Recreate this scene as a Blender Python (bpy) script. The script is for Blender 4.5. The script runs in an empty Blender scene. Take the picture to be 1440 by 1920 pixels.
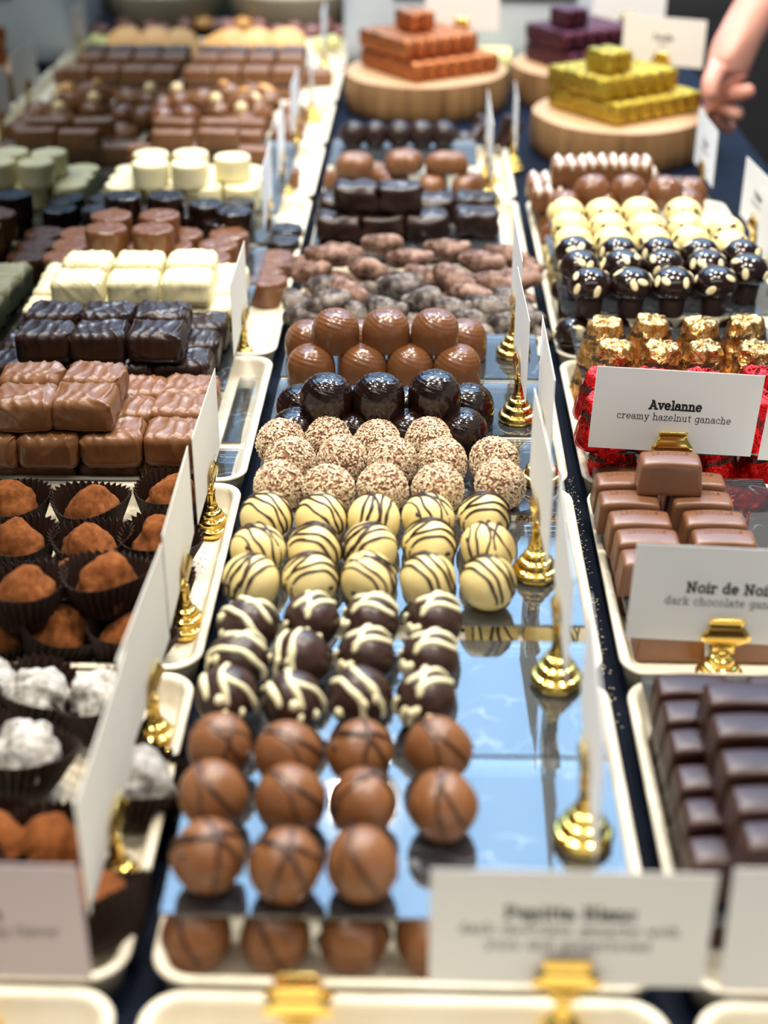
import bpy, bmesh, math, random
from mathutils import Vector, Matrix, noise

random.seed(11)
PI = math.pi
sc = bpy.context.scene
COL = sc.collection

# ------------------------------------------------------------------ camera
FPX, CAMH = 2700.0, 0.38                     # focal length in px of the 1440x1920 frame, height above counter
PITCH = math.atan(1484 / FPX)
YAW = math.atan(82 / FPX * math.cos(PITCH))
cam = bpy.data.cameras.new('camera')
cam.sensor_fit = 'HORIZONTAL'
cam.sensor_width = 36.0
cam.lens = FPX / 1440 * 36.0
cam.clip_start, cam.clip_end = 0.02, 50
cam.dof.use_dof = True
cam.dof.focus_distance = 0.775
cam.dof.aperture_fstop = 7.2
camo = bpy.data.objects.new('camera', cam)
COL.objects.link(camo)
camo.location = (0, 0, CAMH)
camo.rotation_euler = (PI / 2 - PITCH, 0, YAW)
sc.camera = camo

# ------------------------------------------------------------------ light
w = bpy.data.worlds.new('shop_ambient')
sc.world = w
w.use_nodes = True
bg = w.node_tree.nodes['Background']
bg.inputs[0].default_value = (0.86, 0.93, 1.0, 1)
bg.inputs[1].default_value = 0.16


def area(name, loc, sx, sy, power, col, target=None, shape='RECTANGLE'):
    l = bpy.data.lights.new(name, 'AREA')
    l.shape, l.size, l.size_y, l.energy, l.color = shape, sx, sy, power, col
    o = bpy.data.objects.new(name, l)
    o.location = loc
    if target is not None:
        d = Vector(target) - Vector(loc)
        o.rotation_euler = d.to_track_quat('-Z', 'Y').to_euler()
    COL.objects.link(o)
    return o


# daylight panel in the shop ceiling over the back of the counter (mirrored in the acrylic sheets)
area('ceiling_daylight', (0.3, 2.66, 1.75), 2.8, 1.9, 80, (0.36, 0.64, 1.0))
# row of small warm lamps in the ceiling above the display
for i, (lx, ly) in enumerate([(-0.55, 0.55), (-0.1, 0.75), (0.4, 0.6), (-0.4, 1.35), (0.15, 1.5), (0.7, 1.35), (-0.1, 2.1)]):
    area('ceiling_spot', (lx, ly, 1.45), 0.10, 0.10, 9.0, (1.0, 0.91, 0.78), shape='DISK')
# lamp row behind the customer side
area('ceiling_row', (0.0, -0.35, 1.7), 2.4, 0.25, 9, (1.0, 0.95, 0.88), target=(0, 0.8, 0))

sc.view_settings.view_transform = 'Standard'
sc.view_settings.look = 'None'
sc.view_settings.gamma = 1
sc.view_settings.use_curve_mapping = False
sc.view_settings.exposure = 0.36

# ------------------------------------------------------------------ pixel -> place helper
_fw = (-math.sin(YAW) * math.cos(PITCH), math.cos(YAW) * math.cos(PITCH), -math.sin(PITCH))
_rt = (math.cos(YAW), math.sin(YAW), 0)
_up = (-math.sin(YAW) * math.sin(PITCH), math.cos(YAW) * math.sin(PITCH), math.cos(PITCH))


def at(u, v, z):
    """point at height z seen at a place of the photograph"""
    a, b = (u - 720) / FPX, (960 - v) / FPX
    d = [_fw[i] + a * _rt[i] + b * _up[i] for i in range(3)]
    t = (z - CAMH) / d[2]
    return Vector((d[0] * t, d[1] * t, z))


# ------------------------------------------------------------------ materials
MATS = {}


def new_mat(name):
    m = bpy.data.materials.new(name)
    m.use_nodes = True
    MATS[name] = m
    return m, m.node_tree, m.node_tree.nodes['Principled BSDF']


def pset(b, **k):
    names = dict(color='Base Color', rough='Roughness', metal='Metallic', ior='IOR', coat='Coat Weight',
                 coat_rough='Coat Roughness', sss='Subsurface Weight', spec='Specular IOR Level', alpha='Alpha',
                 trans='Transmission Weight', sheen='Sheen Weight')
    for a, v in k.items():
        if a == 'color':
            v = (*v, 1)
        b.inputs[names[a]].default_value = v


def add_noise(nt, scale, detail=3, rough=0.5, obj=True):
    tc = nt.nodes.new('ShaderNodeTexCoord')
    n = nt.nodes.new('ShaderNodeTexNoise')
    n.inputs['Scale'].default_value = scale
    n.inputs['Detail'].default_value = detail
    n.inputs['Roughness'].default_value = rough
    nt.links.new(tc.outputs['Object'], n.inputs['Vector'])
    return n


def ramp(nt, src, stops):
    r = nt.nodes.new('ShaderNodeValToRGB')
    e = r.color_ramp.elements
    while len(e) < len(stops):
        e.new(0.5)
    for k, (p, c) in enumerate(stops):
        e[k].position = p
        e[k].color = (*c, 1)
    nt.links.new(src, r.inputs['Fac'])
    return r


def bump(nt, b, src, strength, dist):
    bp = nt.nodes.new('ShaderNodeBump')
    bp.inputs['Strength'].default_value = strength
    bp.inputs['Distance'].default_value = dist
    nt.links.new(src, bp.inputs['Height'])
    nt.links.new(bp.outputs['Normal'], b.inputs['Normal'])


def choc(name, c1, c2, rough=0.3, scale=90, bstr=0.25, spec=0.5, sss=0.0, bd=0.0006):
    m, nt, b = new_mat(name)
    pset(b, rough=rough, spec=spec, sss=sss)
    if sss:
        b.inputs['Subsurface Radius'].default_value = (0.004, 0.003, 0.0015)
    n = add_noise(nt, scale, 3)
    r = ramp(nt, n.outputs['Fac'], [(0.3, c1), (0.72, c2)])
    nt.links.new(r.outputs['Color'], b.inputs['Base Color'])
    bump(nt, b, n.outputs['Fac'], bstr, bd)
    return m


choc('milk_truffle', (0.165, 0.062, 0.0185), (0.225, 0.088, 0.029), 0.34, 70, 0.2)
choc('milk', (0.15, 0.06, 0.0205), (0.215, 0.092, 0.035), 0.36, 110, 0.25)
choc('milk_gloss', (0.128, 0.049, 0.018), (0.17, 0.068, 0.026), 0.2, 60, 0.1)
choc('milk_bar', (0.14, 0.057, 0.025), (0.182, 0.077, 0.036), 0.32, 60, 0.1)
choc('dark', (0.0140, 0.0056, 0.0036), (0.026, 0.0112, 0.0078), 0.32, 120, 0.25, 0.38)
choc('dark_truffle', (0.026, 0.0092, 0.006), (0.042, 0.016, 0.0105), 0.34, 100, 0.2)
choc('dark_gloss', (0.0085, 0.003, 0.002), (0.014, 0.0052, 0.0034), 0.14, 60, 0.1)
choc('dark_bar', (0.027, 0.0085, 0.0062), (0.042, 0.0150, 0.0110), 0.3, 80, 0.12, 0.28)
choc('white', (0.74, 0.66, 0.39), (0.79, 0.72, 0.47), 0.38, 90, 0.2, sss=0.15)
choc('white_truffle', (0.74, 0.58, 0.23), (0.8, 0.66, 0.32), 0.36, 60, 0.15, sss=0.12)
choc('cream_drizzle', (0.78, 0.70, 0.42), (0.82, 0.75, 0.50), 0.42, 60, 0.1)
choc('dark_drizzle', (0.026, 0.010, 0.006), (0.036, 0.014, 0.009), 0.3, 60, 0.1)
choc('brown_drizzle', (0.038, 0.013, 0.006), (0.055, 0.02, 0.009), 0.3, 60, 0.1)
choc('cocoa', (0.13, 0.036, 0.0085), (0.27, 0.092, 0.026), 0.95, 260, 0.6, 0.15)
choc('sugar', (0.20, 0.17, 0.13), (0.66, 0.65, 0.63), 0.95, 240, 1.0, 0.15, bd=0.0014)
choc('crumb_core', (0.17, 0.075, 0.04), (0.26, 0.13, 0.075), 0.7, 200, 0.5)
choc('crumb_pale', (0.62, 0.48, 0.31), (0.8, 0.69, 0.5), 0.8, 400, 0.2)
choc('crumb_tan', (0.36, 0.17, 0.10), (0.55, 0.33, 0.22), 0.8, 400, 0.2)
choc('almond', (0.70, 0.58, 0.30), (0.80, 0.70, 0.45), 0.4, 200, 0.2)
choc('hazelnut', (0.62, 0.45, 0.22), (0.78, 0.63, 0.38), 0.45, 150, 0.2)
choc('orange_peel', (0.52, 0.235, 0.05), (0.68, 0.37, 0.11), 0.4, 60, 0.3, sss=0.1)
choc('dried_fig', (0.16, 0.06, 0.055), (0.28, 0.11, 0.085), 0.5, 90, 0.4)
choc('dusted_milk', (0.062, 0.022, 0.011), (0.4, 0.25, 0.19), 0.62, 80, 0.8, 0.3, bd=0.0012)
choc('dusted_dark', (0.02, 0.011, 0.009), (0.4, 0.345, 0.31), 0.65, 65, 1.0, 0.3, bd=0.0015)
MATS['dusted_dark'].node_tree.nodes['Color Ramp'].color_ramp.elements[0].position = 0.44
MATS['dusted_dark'].node_tree.nodes['Color Ramp'].color_ramp.elements[1].position = 0.66
for _m in ('dusted_dark', 'dusted_milk'):
    MATS[_m].node_tree.nodes['Noise Texture'].inputs['Detail'].default_value = 8
    if _m == 'dusted_milk':
        MATS[_m].node_tree.nodes['Color Ramp'].color_ramp.elements[0].position = 0.42
        MATS[_m].node_tree.nodes['Color Ramp'].color_ramp.elements[1].position = 0.64
    MATS[_m].node_tree.nodes['Noise Texture'].inputs['Roughness'].default_value = 0.72
choc('white_stripe', (0.70, 0.60, 0.50), (0.78, 0.70, 0.62), 0.45, 90, 0.2)

m, nt, b = new_mat('tray_cream')
pset(b, rough=0.38, spec=0.4)
n = add_noise(nt, 60, 4)
r = ramp(nt, n.outputs['Fac'], [(0.25, (0.72, 0.64, 0.48)), (0.75, (0.80, 0.73, 0.59))])
nt.links.new(r.outputs['Color'], b.inputs['Base Color'])

m, nt, b = new_mat('navy_counter')
pset(b, rough=0.6, spec=0.06)
n = add_noise(nt, 900, 2)
r = ramp(nt, n.outputs['Fac'], [(0.3, (0.0028, 0.0050, 0.012)), (0.70, (0.0045, 0.008, 0.019)), (0.78, (0.05, 0.055, 0.07))])
nt.links.new(r.outputs['Color'], b.inputs['Base Color'])

m, nt, b = new_mat('card_paper')
pset(b, color=(0.80, 0.81, 0.82), rough=0.75, spec=0.2)
n = add_noise(nt, 1500, 2)
bump(nt, b, n.outputs['Fac'], 0.05, 0.0002)
m, nt, b = new_mat('card_ivory')
pset(b, color=(0.82, 0.79, 0.70), rough=0.75, spec=0.2)
m, nt, b = new_mat('card_lilac')
pset(b, color=(0.62, 0.53, 0.55), rough=0.75, spec=0.2)
m, nt, b = new_mat('ink')
pset(b, color=(0.012, 0.012, 0.014), rough=0.6)
m, nt, b = new_mat('foil_ink')
pset(b, color=(0.015, 0.008, 0.006), rough=0.4)

m, nt, b = new_mat('gold_metal')
pset(b, color=(0.86, 0.60, 0.16), rough=0.13, metal=1.0)
n = add_noise(nt, 140, 2)
bump(nt, b, n.outputs['Fac'], 0.06, 0.0005)


def foil(name, c1, c2, rough=0.24, scale=170, strength=0.8, dist=0.0022):
    m, nt, b = new_mat(name)
    pset(b, rough=rough, metal=0.92)
    tc = nt.nodes.new('ShaderNodeTexCoord')
    v = nt.nodes.new('ShaderNodeTexVoronoi')
    v.inputs['Scale'].default_value = scale
    nt.links.new(tc.outputs['Object'], v.inputs['Vector'])
    n = add_noise(nt, scale * 1.3, 3, 0.6)
    mx = nt.nodes.new('ShaderNodeMath')
    mx.operation = 'ADD'
    nt.links.new(v.outputs['Distance'], mx.inputs[0])
    nt.links.new(n.outputs['Fac'], mx.inputs[1])
    r = ramp(nt, n.outputs['Fac'], [(0.3, c1), (0.7, c2)])
    nt.links.new(r.outputs['Color'], b.inputs['Base Color'])
    bump(nt, b, mx.outputs[0], strength, dist)
    return m


foil('gold_foil', (0.46, 0.22, 0.055), (0.80, 0.50, 0.20), 0.2, 120, 1.0, 0.003)
foil('red_foil', (0.46, 0.006, 0.008), (0.78, 0.018, 0.018), 0.2, 120, 0.9, 0.003)
foil('yellow_foil', (0.36, 0.235, 0.014), (0.74, 0.57, 0.09), 0.3, 190, 1.0)
foil('copper_foil', (0.36, 0.105, 0.032), (0.66, 0.26, 0.10), 0.32, 190, 0.9)
foil('purple_foil', (0.075, 0.018, 0.034), (0.16, 0.052, 0.080), 0.32, 190, 0.9)

m, nt, b = new_mat('paper_cup')
pset(b, color=(0.021, 0.0085, 0.0052), rough=0.5, spec=0.3)

m, nt, b = new_mat('acrylic')
nt.nodes.remove(b)
out = nt.nodes['Material Output']
tr = nt.nodes.new('ShaderNodeBsdfTransparent')
tr.inputs[0].default_value = (0.90, 0.94, 0.97, 1)
gl = nt.nodes.new('ShaderNodeBsdfGlossy')
gl.inputs['Roughness'].default_value = 0.045
fr = nt.nodes.new('ShaderNodeFresnel')
fr.inputs['IOR'].default_value = 2.3
df = nt.nodes.new('ShaderNodeBsdfDiffuse')
df.inputs[0].default_value = (0.62, 0.68, 0.76, 1)
# scratches and finger marks: fine streaks that scatter light
tc = nt.nodes.new('ShaderNodeTexCoord')
wv = nt.nodes.new('ShaderNodeTexWave')
wv.wave_type = 'RINGS'
wv.inputs['Scale'].default_value = 22
wv.inputs['Distortion'].default_value = 26
wv.inputs['Detail'].default_value = 3
nt.links.new(tc.outputs['Object'], wv.inputs['Vector'])
n = add_noise(nt, 38, 3)
r1 = ramp(nt, wv.outputs['Fac'], [(0.90, (0.0, 0.0, 0.0)), (1.0, (1, 1, 1))])
r2 = ramp(nt, n.outputs['Fac'], [(0.48, (0.0, 0.0, 0.0)), (0.75, (1, 1, 1))])
mu = nt.nodes.new('ShaderNodeMath')
mu.operation = 'MULTIPLY'
nt.links.new(r1.outputs['Color'], mu.inputs[0])
nt.links.new(r2.outputs['Color'], mu.inputs[1])
ma = nt.nodes.new('ShaderNodeMath')
ma.operation = 'MULTIPLY_ADD'
ma.inputs[1].default_value = 0.35
ma.inputs[2].default_value = 0.05
nt.links.new(mu.outputs[0], ma.inputs[0])
m1 = nt.nodes.new('ShaderNodeMixShader')
nt.links.new(ma.outputs[0], m1.inputs[0])
nt.links.new(tr.outputs[0], m1.inputs[1])
nt.links.new(df.outputs[0], m1.inputs[2])
m2 = nt.nodes.new('ShaderNodeMixShader')
nt.links.new(fr.outputs[0], m2.inputs[0])
nt.links.new(m1.outputs[0], m2.inputs[1])
nt.links.new(gl.outputs[0], m2.inputs[2])
nt.links.new(m2.outputs[0], out.inputs['Surface'])

m, nt, b = new_mat('side_glass')
nt.nodes.remove(b)
out = nt.nodes['Material Output']
tr = nt.nodes.new('ShaderNodeBsdfTransparent')
tr.inputs[0].default_value = (0.62, 0.72, 0.72, 1)
gl = nt.nodes.new('ShaderNodeBsdfGlossy')
gl.inputs['Roughness'].default_value = 0.012
gl.inputs['Color'].default_value = (0.86, 0.95, 0.97, 1)
fr = nt.nodes.new('ShaderNodeFresnel')
fr.inputs['IOR'].default_value = 1.75
m2 = nt.nodes.new('ShaderNodeMixShader')
nt.links.new(fr.outputs[0], m2.inputs[0])
nt.links.new(tr.outputs[0], m2.inputs[1])
nt.links.new(gl.outputs[0], m2.inputs[2])
nt.links.new(m2.outputs[0], out.inputs['Surface'])

m, nt, b = new_mat('wood_top')
pset(b, rough=0.5)
tc = nt.nodes.new('ShaderNodeTexCoord')
wv = nt.nodes.new('ShaderNodeTexWave')
wv.wave_type = 'RINGS'
wv.rings_direction = 'Z'
wv.inputs['Scale'].default_value = 60
wv.inputs['Distortion'].default_value = 3
wv.inputs['Detail'].default_value = 2
nt.links.new(tc.outputs['Object'], wv.inputs['Vector'])
r = ramp(nt, wv.outputs['Fac'], [(0.1, (0.38, 0.215, 0.10)), (0.9, (0.50, 0.31, 0.16))])
nt.links.new(r.outputs['Color'], b.inputs['Base Color'])
m, nt, b = new_mat('wood_side')
pset(b, rough=0.6)
tc = nt.nodes.new('ShaderNodeTexCoord')
mp = nt.nodes.new('ShaderNodeMapping')
mp.inputs['Scale'].default_value = (1, 1, 0.12)
nt.links.new(tc.outputs['Object'], mp.inputs['Vector'])
n = nt.nodes.new('ShaderNodeTexNoise')
n.inputs['Scale'].default_value = 70
n.inputs['Detail'].default_value = 4
nt.links.new(mp.outputs[0], n.inputs['Vector'])
r = ramp(nt, n.outputs['Fac'], [(0.27, (0.05, 0.025, 0.012)), (0.38, (0.19, 0.095, 0.034)), (0.75, (0.37, 0.215, 0.085))])
nt.links.new(r.outputs['Color'], b.inputs['Base Color'])
bump(nt, b, n.outputs['Fac'], 0.3, 0.002)

m, nt, b = new_mat('skin')
pset(b, rough=0.5, sss=0.2)
b.inputs['Subsurface Radius'].default_value = (0.008, 0.003, 0.0015)
n = add_noise(nt, 30, 3)
r = ramp(nt, n.outputs['Fac'], [(0.3, (0.60, 0.26, 0.20)), (0.7, (0.72, 0.37, 0.29))])
nt.links.new(r.outputs['Color'], b.inputs['Base Color'])


def plain(name, c, rough=0.5, metal=0.0, scale=40):
    m, nt, b = new_mat(name)
    pset(b, rough=rough, metal=metal)
    n = add_noise(nt, scale, 2)
    r = ramp(nt, n.outputs['Fac'], [(0.3, tuple(x * 0.94 for x in c)), (0.7, c)])
    nt.links.new(r.outputs['Color'], b.inputs['Base Color'])
    return m


plain('machine_grey', (0.50, 0.56, 0.62), 0.4)
plain('machine_dark', (0.05, 0.055, 0.07), 0.4)
plain('floor_dark', (0.014, 0.012, 0.011), 0.85, scale=6)
plain('wall_grey', (0.76, 0.77, 0.78), 0.8, scale=3)
plain('back_dark', (0.022, 0.018, 0.017), 0.5)
plain('olive_basket', (0.40, 0.36, 0.26), 0.7)
plain('wax_yellow', (0.66, 0.62, 0.26), 0.5)
plain('sleeve_dark', (0.02, 0.02, 0.025), 0.8)
plain('nail', (0.80, 0.52, 0.46), 0.3)


# ------------------------------------------------------------------ mesh helpers
def mesh(name, verts, faces, mat=None, smooth=True):
    me = bpy.data.meshes.new(name)
    me.from_pydata([tuple(v) for v in verts], [], faces)
    if smooth:
        me.polygons.foreach_set('use_smooth', [True] * len(me.polygons))
    if mat:
        me.materials.append(MATS[mat])
    me.update()
    return me


def obj(name, me, parent=None, loc=(0, 0, 0), rot=(0, 0, 0), scale=None):
    o = bpy.data.objects.new(name, me)
    COL.objects.link(o)
    o.location = loc
    o.rotation_euler = rot
    if scale:
        o.scale = scale
    if parent:
        o.parent = parent
    return o


def tag(o, label, cat, group=None, kind=None):
    o['label'] = label
    o['category'] = cat
    if group:
        o['group'] = group
    if kind:
        o['kind'] = kind
    return o


def thing(name, label, cat, parts, loc, rot=(0, 0, 0), group=None, scale=None):
    """parts: list of (part name, mesh[, sub-parts]); one part -> a single mesh, more -> an Empty with children"""
    if len(parts) == 1 and len(parts[0]) == 2:
        o = obj(name, parts[0][1], None, loc, rot, scale)
    else:
        o = obj(name, None, None, loc, rot, scale)
        for p in parts:
            c = obj(p[0], p[1], o)
            for s in (p[2] if len(p) > 2 else []):
                obj(s[0], s[1], c)
    return tag(o, label, cat, group)


class MB:
    """collects geometry of one mesh"""
    def __init__(s):
        s.v, s.f = [], []

    def add(s, v, f, M=None):
        k = len(s.v)
        s.v += [(M @ Vector(p)) if M else Vector(p) for p in v]
        s.f += [[i + k for i in q] for q in f]

    def build(s, name, mat, smooth=True):
        return mesh(name, s.v, s.f, mat, smooth)


def lathe(prof, n=24, fn=None, close=True):
    """prof: list of (r, z) bottom to top; caps closed to a point where r == 0 or by an ngon"""
    v, f = [], []
    for (r, z) in prof:
        for k in range(n):
            a = 2 * PI * k / n
            p = Vector((r * math.cos(a), r * math.sin(a), z))
            v.append(fn(p, a) if fn else p)
    for i in range(len(prof) - 1):
        for k in range(n):
            a, b_ = i * n + k, i * n + (k + 1) % n
            f.append([a, b_, b_ + n, a + n])
    if close:
        f.append(list(range(n))[::-1])
        t = (len(prof) - 1) * n
        f.append([t + k for k in range(n)])
    return v, f


def ball_profile(r, n=14, zlo=-1.0):
    out = []
    for i in range(n + 1):
        t = -PI / 2 + PI * i / n
        rr, z = r * math.cos(t), r * math.sin(t)
        out.append((max(rr, r * 0.02), max(z, zlo * r)))
    return out


def lump(p, amp, sc, seed):
    q = p * sc + Vector((seed * 3.7, seed * 1.3, seed * 7.1))
    return noise.noise(q) * amp


def tube(path, rad, n=6, flat=None):
    v, f = [], []
    m_ = len(path)
    for i, p in enumerate(path):
        p = Vector(p)
        t = (Vector(path[min(i + 1, m_ - 1)]) - Vector(path[max(i - 1, 0)])).normalized()
        ref = p.normalized() if p.length > 1e-6 else Vector((0, 0, 1))
        s_ = t.cross(ref)
        if s_.length < 1e-4:
            s_ = t.cross(Vector((1, 0, 0)))
        s_.normalize()
        u_ = s_.cross(t)
        r = rad[i] if isinstance(rad, (list, tuple)) else rad
        if i in (0, m_ - 1):
            r *= 0.45
        for k in range(n):
            a = 2 * PI * k / n
            v.append(p + s_ * (math.cos(a) * r * (flat or 1)) + u_ * (math.sin(a) * r))
    for i in range(m_ - 1):
        for k in range(n):
            a, b_ = i * n + k, i * n + (k + 1) % n
            f.append([a, b_, b_ + n, a + n])
    f.append(list(range(n))[::-1])
    f.append([(m_ - 1) * n + k for k in range(n)])
    return v, f


def box(x0, x1, y0, y1, z0, z1):
    v = [(x0, y0, z0), (x1, y0, z0), (x1, y1, z0), (x0, y1, z0), (x0, y0, z1), (x1, y0, z1), (x1, y1, z1), (x0, y1, z1)]
    f = [[0, 3, 2, 1], [4, 5, 6, 7], [0, 1, 5, 4], [1, 2, 6, 5], [2, 3, 7, 6], [3, 0, 4, 7]]
    return v, f


def rbox(hx, hy, hz, r, n=10, fn=None):
    """rounded box, welded grid"""
    idx, V, F = {}, [], []
    H = (hx, hy, hz)

    def put(p):
        key = tuple(round(c, 4) for c in p)
        if key in idx:
            return idx[key]
        w_ = [p[i] * H[i] for i in range(3)]
        q = Vector([max(-(H[i] - r), min(H[i] - r, w_[i])) for i in range(3)])
        d = Vector(w_) - q
        pt = q + (d.normalized() * r if d.length > 1e-9 else Vector((0, 0, 0)))
        if fn:
            pt = fn(pt)
        idx[key] = len(V)
        V.append(pt)
        return idx[key]
    for ax in range(3):
        for s_ in (-1, 1):
            for i in range(n):
                for j in range(n):
                    q = []
                    for (a, b_) in ((i, j), (i + 1, j), (i + 1, j + 1), (i, j + 1)):
                        p = [0, 0, 0]
                        p[ax] = s_
                        # denser sampling near edges
                        ea = math.sin((a / n * 2 - 1) * PI / 2 * 0.93) / math.sin(PI / 2 * 0.93)
                        eb = math.sin((b_ / n * 2 - 1) * PI / 2 * 0.93) / math.sin(PI / 2 * 0.93)
                        p[(ax + 1) % 3] = ea
                        p[(ax + 2) % 3] = eb
                        q.append(put(p))
                    F.append(q if s_ > 0 else q[::-1])
    return V, F


ORD = ['first', 'second', 'third', 'fourth', 'fifth', 'sixth', 'seventh', 'eighth', 'ninth', 'tenth', 'eleventh', 'twelfth']


def place(k, n):
    """where in a row of n, from the left"""
    if n == 1:
        return 'alone'
    if k == 0:
        return 'leftmost'
    if k == n - 1:
        return 'rightmost'
    if n == 3:
        return 'middle'
    return ORD[k] + ' from left'


# ------------------------------------------------------------------ structure
mb = MB(); mb.add(*box(-3, 3, -1.5, 4.2, -0.95, -0.9))
tag(obj('floor', mb.build('floor', 'floor_dark', False)), 'dark shop floor beyond the counter', 'floor', kind='structure')
mb = MB(); mb.add(*box(-3, 3, 3.85, 3.95, -0.9, 2.2))
tag(obj('wall_back', mb.build('wall_back', 'wall_grey', False)), 'pale grey shop wall behind the counter', 'wall', kind='structure')
mb = MB(); mb.add(*box(-0.30, 0.335, 0.05, 2.22, -0.03, 0.0))
top = mb.build('counter_top', 'navy_counter', False)
mb = MB(); mb.add(*box(-0.28, 0.315, 0.07, 2.2, -0.9, -0.031))
thing('display_counter', 'navy blue counter top carrying all the chocolate trays', 'counter',
      [('counter_top', top), ('counter_body', mb.build('counter_body', 'back_dark', False))], (0, 0, 0))


# ------------------------------------------------------------------ trays
def rr_loop(hx, hy, r, n=7):
    pts = []
    for (cx, cy, a0) in ((hx - r, hy - r, 0), (-(hx - r), hy - r, 90), (-(hx - r), -(hy - r), 180), (hx - r, -(hy - r), 270)):
        for k in range(n + 1):
            a = math.radians(a0 + 90 * k / n)
            pts.append((cx + r * math.cos(a), cy + r * math.sin(a)))
    return pts


def tray_mesh(hx, hy):
    prof = [(-0.0050, 0.0), (-0.0016, 0.0128), (-0.0012, 0.0146), (0.0, 0.0152), (-0.0004, 0.0163), (-0.0016, 0.0166),
            (-0.0034, 0.0164), (-0.0044, 0.0155), (-0.0052, 0.0138), (-0.0078, 0.0060), (-0.0095, 0.0043), (-0.0125, 0.0036)]
    V, Fc = [], []
    for (off, z) in prof:
        for (x, y) in rr_loop(hx + off, hy + off, max(0.0145 + off, 0.003)):
            V.append((x, y, z))
    n = len(V) // len(prof)
    for i in range(len(prof) - 1):
        for k in range(n):
            a, b_ = i * n + k, i * n + (k + 1) % n
            Fc.append([a, b_, b_ + n, a + n])
    Fc.append(list(range(n))[::-1])
    t = (len(prof) - 1) * n
    Fc.append([t + k for k in range(n)])
    return mesh('tray', V, Fc, 'tray_cream')


PX, PY = 0.1773, 0.1783
COLX = {'L': -0.1796, 'C': -0.0023, 'R': 0.1750}
TRAY = tray_mesh(PX / 2 - 0.0036, PY / 2 - 0.0012)


def ty(k):
    return 0.1585 + PY * (k + 0.5)


tray_labels = {
    'L': {0: 'empty cream tray in front of the lilac name card', 1: 'cream tray holding sugar dusted truffles in paper cups',
          2: 'cream tray holding cocoa dusted truffles in paper cups', 3: 'cream tray under the milk and dark rectangular pralines',
          4: 'cream tray under the white rectangular pralines and milk cylinders', 5: 'cream tray under dark and white cylinder pralines',
          6: 'cream tray under milk chocolate batons beside the side glass', 7: 'cream tray under the hazelnut topped clusters',
          8: 'cream tray under the square brown chocolate tablets', 9: 'cream tray under the candied orange slices',
          },
    'C': {0: 'empty cream tray at the front edge of the picture, middle row', 1: 'cream tray under the milk and dark drizzled truffles',
          2: 'cream tray under the white truffles with dark drizzle', 3: 'cream tray under the crumb coated truffles and dark domes',
          4: 'cream tray under the milk domes and dusted pods', 5: 'cream tray under the dark enrobed blocks',
          6: 'cream tray under the dark balls before the copper foil bars'},
    'R': {0: 'empty cream tray in the bottom right corner', 1: 'cream tray holding the dark chocolate bars',
          2: 'cream tray holding the milk chocolate bars', 3: 'cream tray holding red and gold foil wrapped pralines',
          4: 'cream tray under the dark mushroom pralines', 5: 'cream tray under white striped milk pralines'},
}
for c, d in tray_labels.items():
    for k, lab in d.items():
        tag(obj('tray', TRAY, None, (COLX[c], ty(k), 0.0002)), lab, 'tray', 'cream trays on the counter')

# ------------------------------------------------------------------ acrylic sheets
SH = 0.0018
sheet_n = [0]


def sheet(x0, x1, y0, y1, z, lab):
    mb = MB()
    V, F_ = rbox((x1 - x0) / 2, (y1 - y0) / 2, SH / 2, 0.0006, 4)
    o = obj('acrylic_sheet', mesh('acrylic_sheet', V, F_, 'acrylic', False), None, ((x0 + x1) / 2, (y0 + y1) / 2, z + SH / 2))
    tag(o, lab, 'sheet', 'clear acrylic sheets between layers')


ZS = 0.0296          # underside of the sheets over round truffles
XL, XR = -0.0845, 0.0745
sheet(XL, XR, 0.3545, 0.4398, ZS, 'clear acrylic sheet under the milk truffles at the front')
sheet(XL, XR, 0.4412, 0.5205, ZS, 'clear acrylic sheet under dark truffles with white drizzle')
sheet(XL, XR, 0.5330, 0.6270, ZS, 'clear acrylic sheet under white truffles with dark drizzle')
sheet(XL, XR, 0.6350, 0.7200, ZS, 'clear acrylic sheet under the crumb coated truffles')
sheet(XL, XR, 0.7250, 0.8000, ZS, 'clear acrylic sheet under the dark chocolate domes')
sheet(XL, XR, 0.8040, 0.8760, ZS, 'clear acrylic sheet under the milk chocolate domes')
sheet(XL, XR - 0.012, 1.0450, 1.1300, 0.0226, 'clear acrylic sheet under the dark lumpy blocks')
sheet(XL, XR - 0.012, 1.1340, 1.2400, 0.0226, 'clear acrylic sheet under milk bows and stars')

# ------------------------------------------------------------------ truffles
def ball_mesh(name, r, mat, seed, amp=0.0006, foot=-0.95, res=(16, 28)):
    def fn(p, a):
        q = p + p.normalized() * lump(p, amp, 70, seed)
        return q
    return mesh(name, *lathe(ball_profile(r, res[0], foot), res[1], fn), mat)


def arc_on_ball(nrm, d, r, a0, a1, wob, seed, n=26):
    nrm = Vector(nrm).normalized()
    e1 = nrm.cross(Vector((0.3, 0.2, 1))).normalized()
    e2 = nrm.cross(e1)
    rr = math.sqrt(max(0.02, 1 - d * d))
    pts = []
    for i in range(n):
        a = a0 + (a1 - a0) * i / (n - 1)
        dd = d + wob * noise.noise(Vector((a * 1.3, seed * 5.3, 0.7)))
        p = (e1 * math.cos(a) + e2 * math.sin(a)) * rr + nrm * dd
        pts.append(p.normalized() * r)
    return pts


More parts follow.
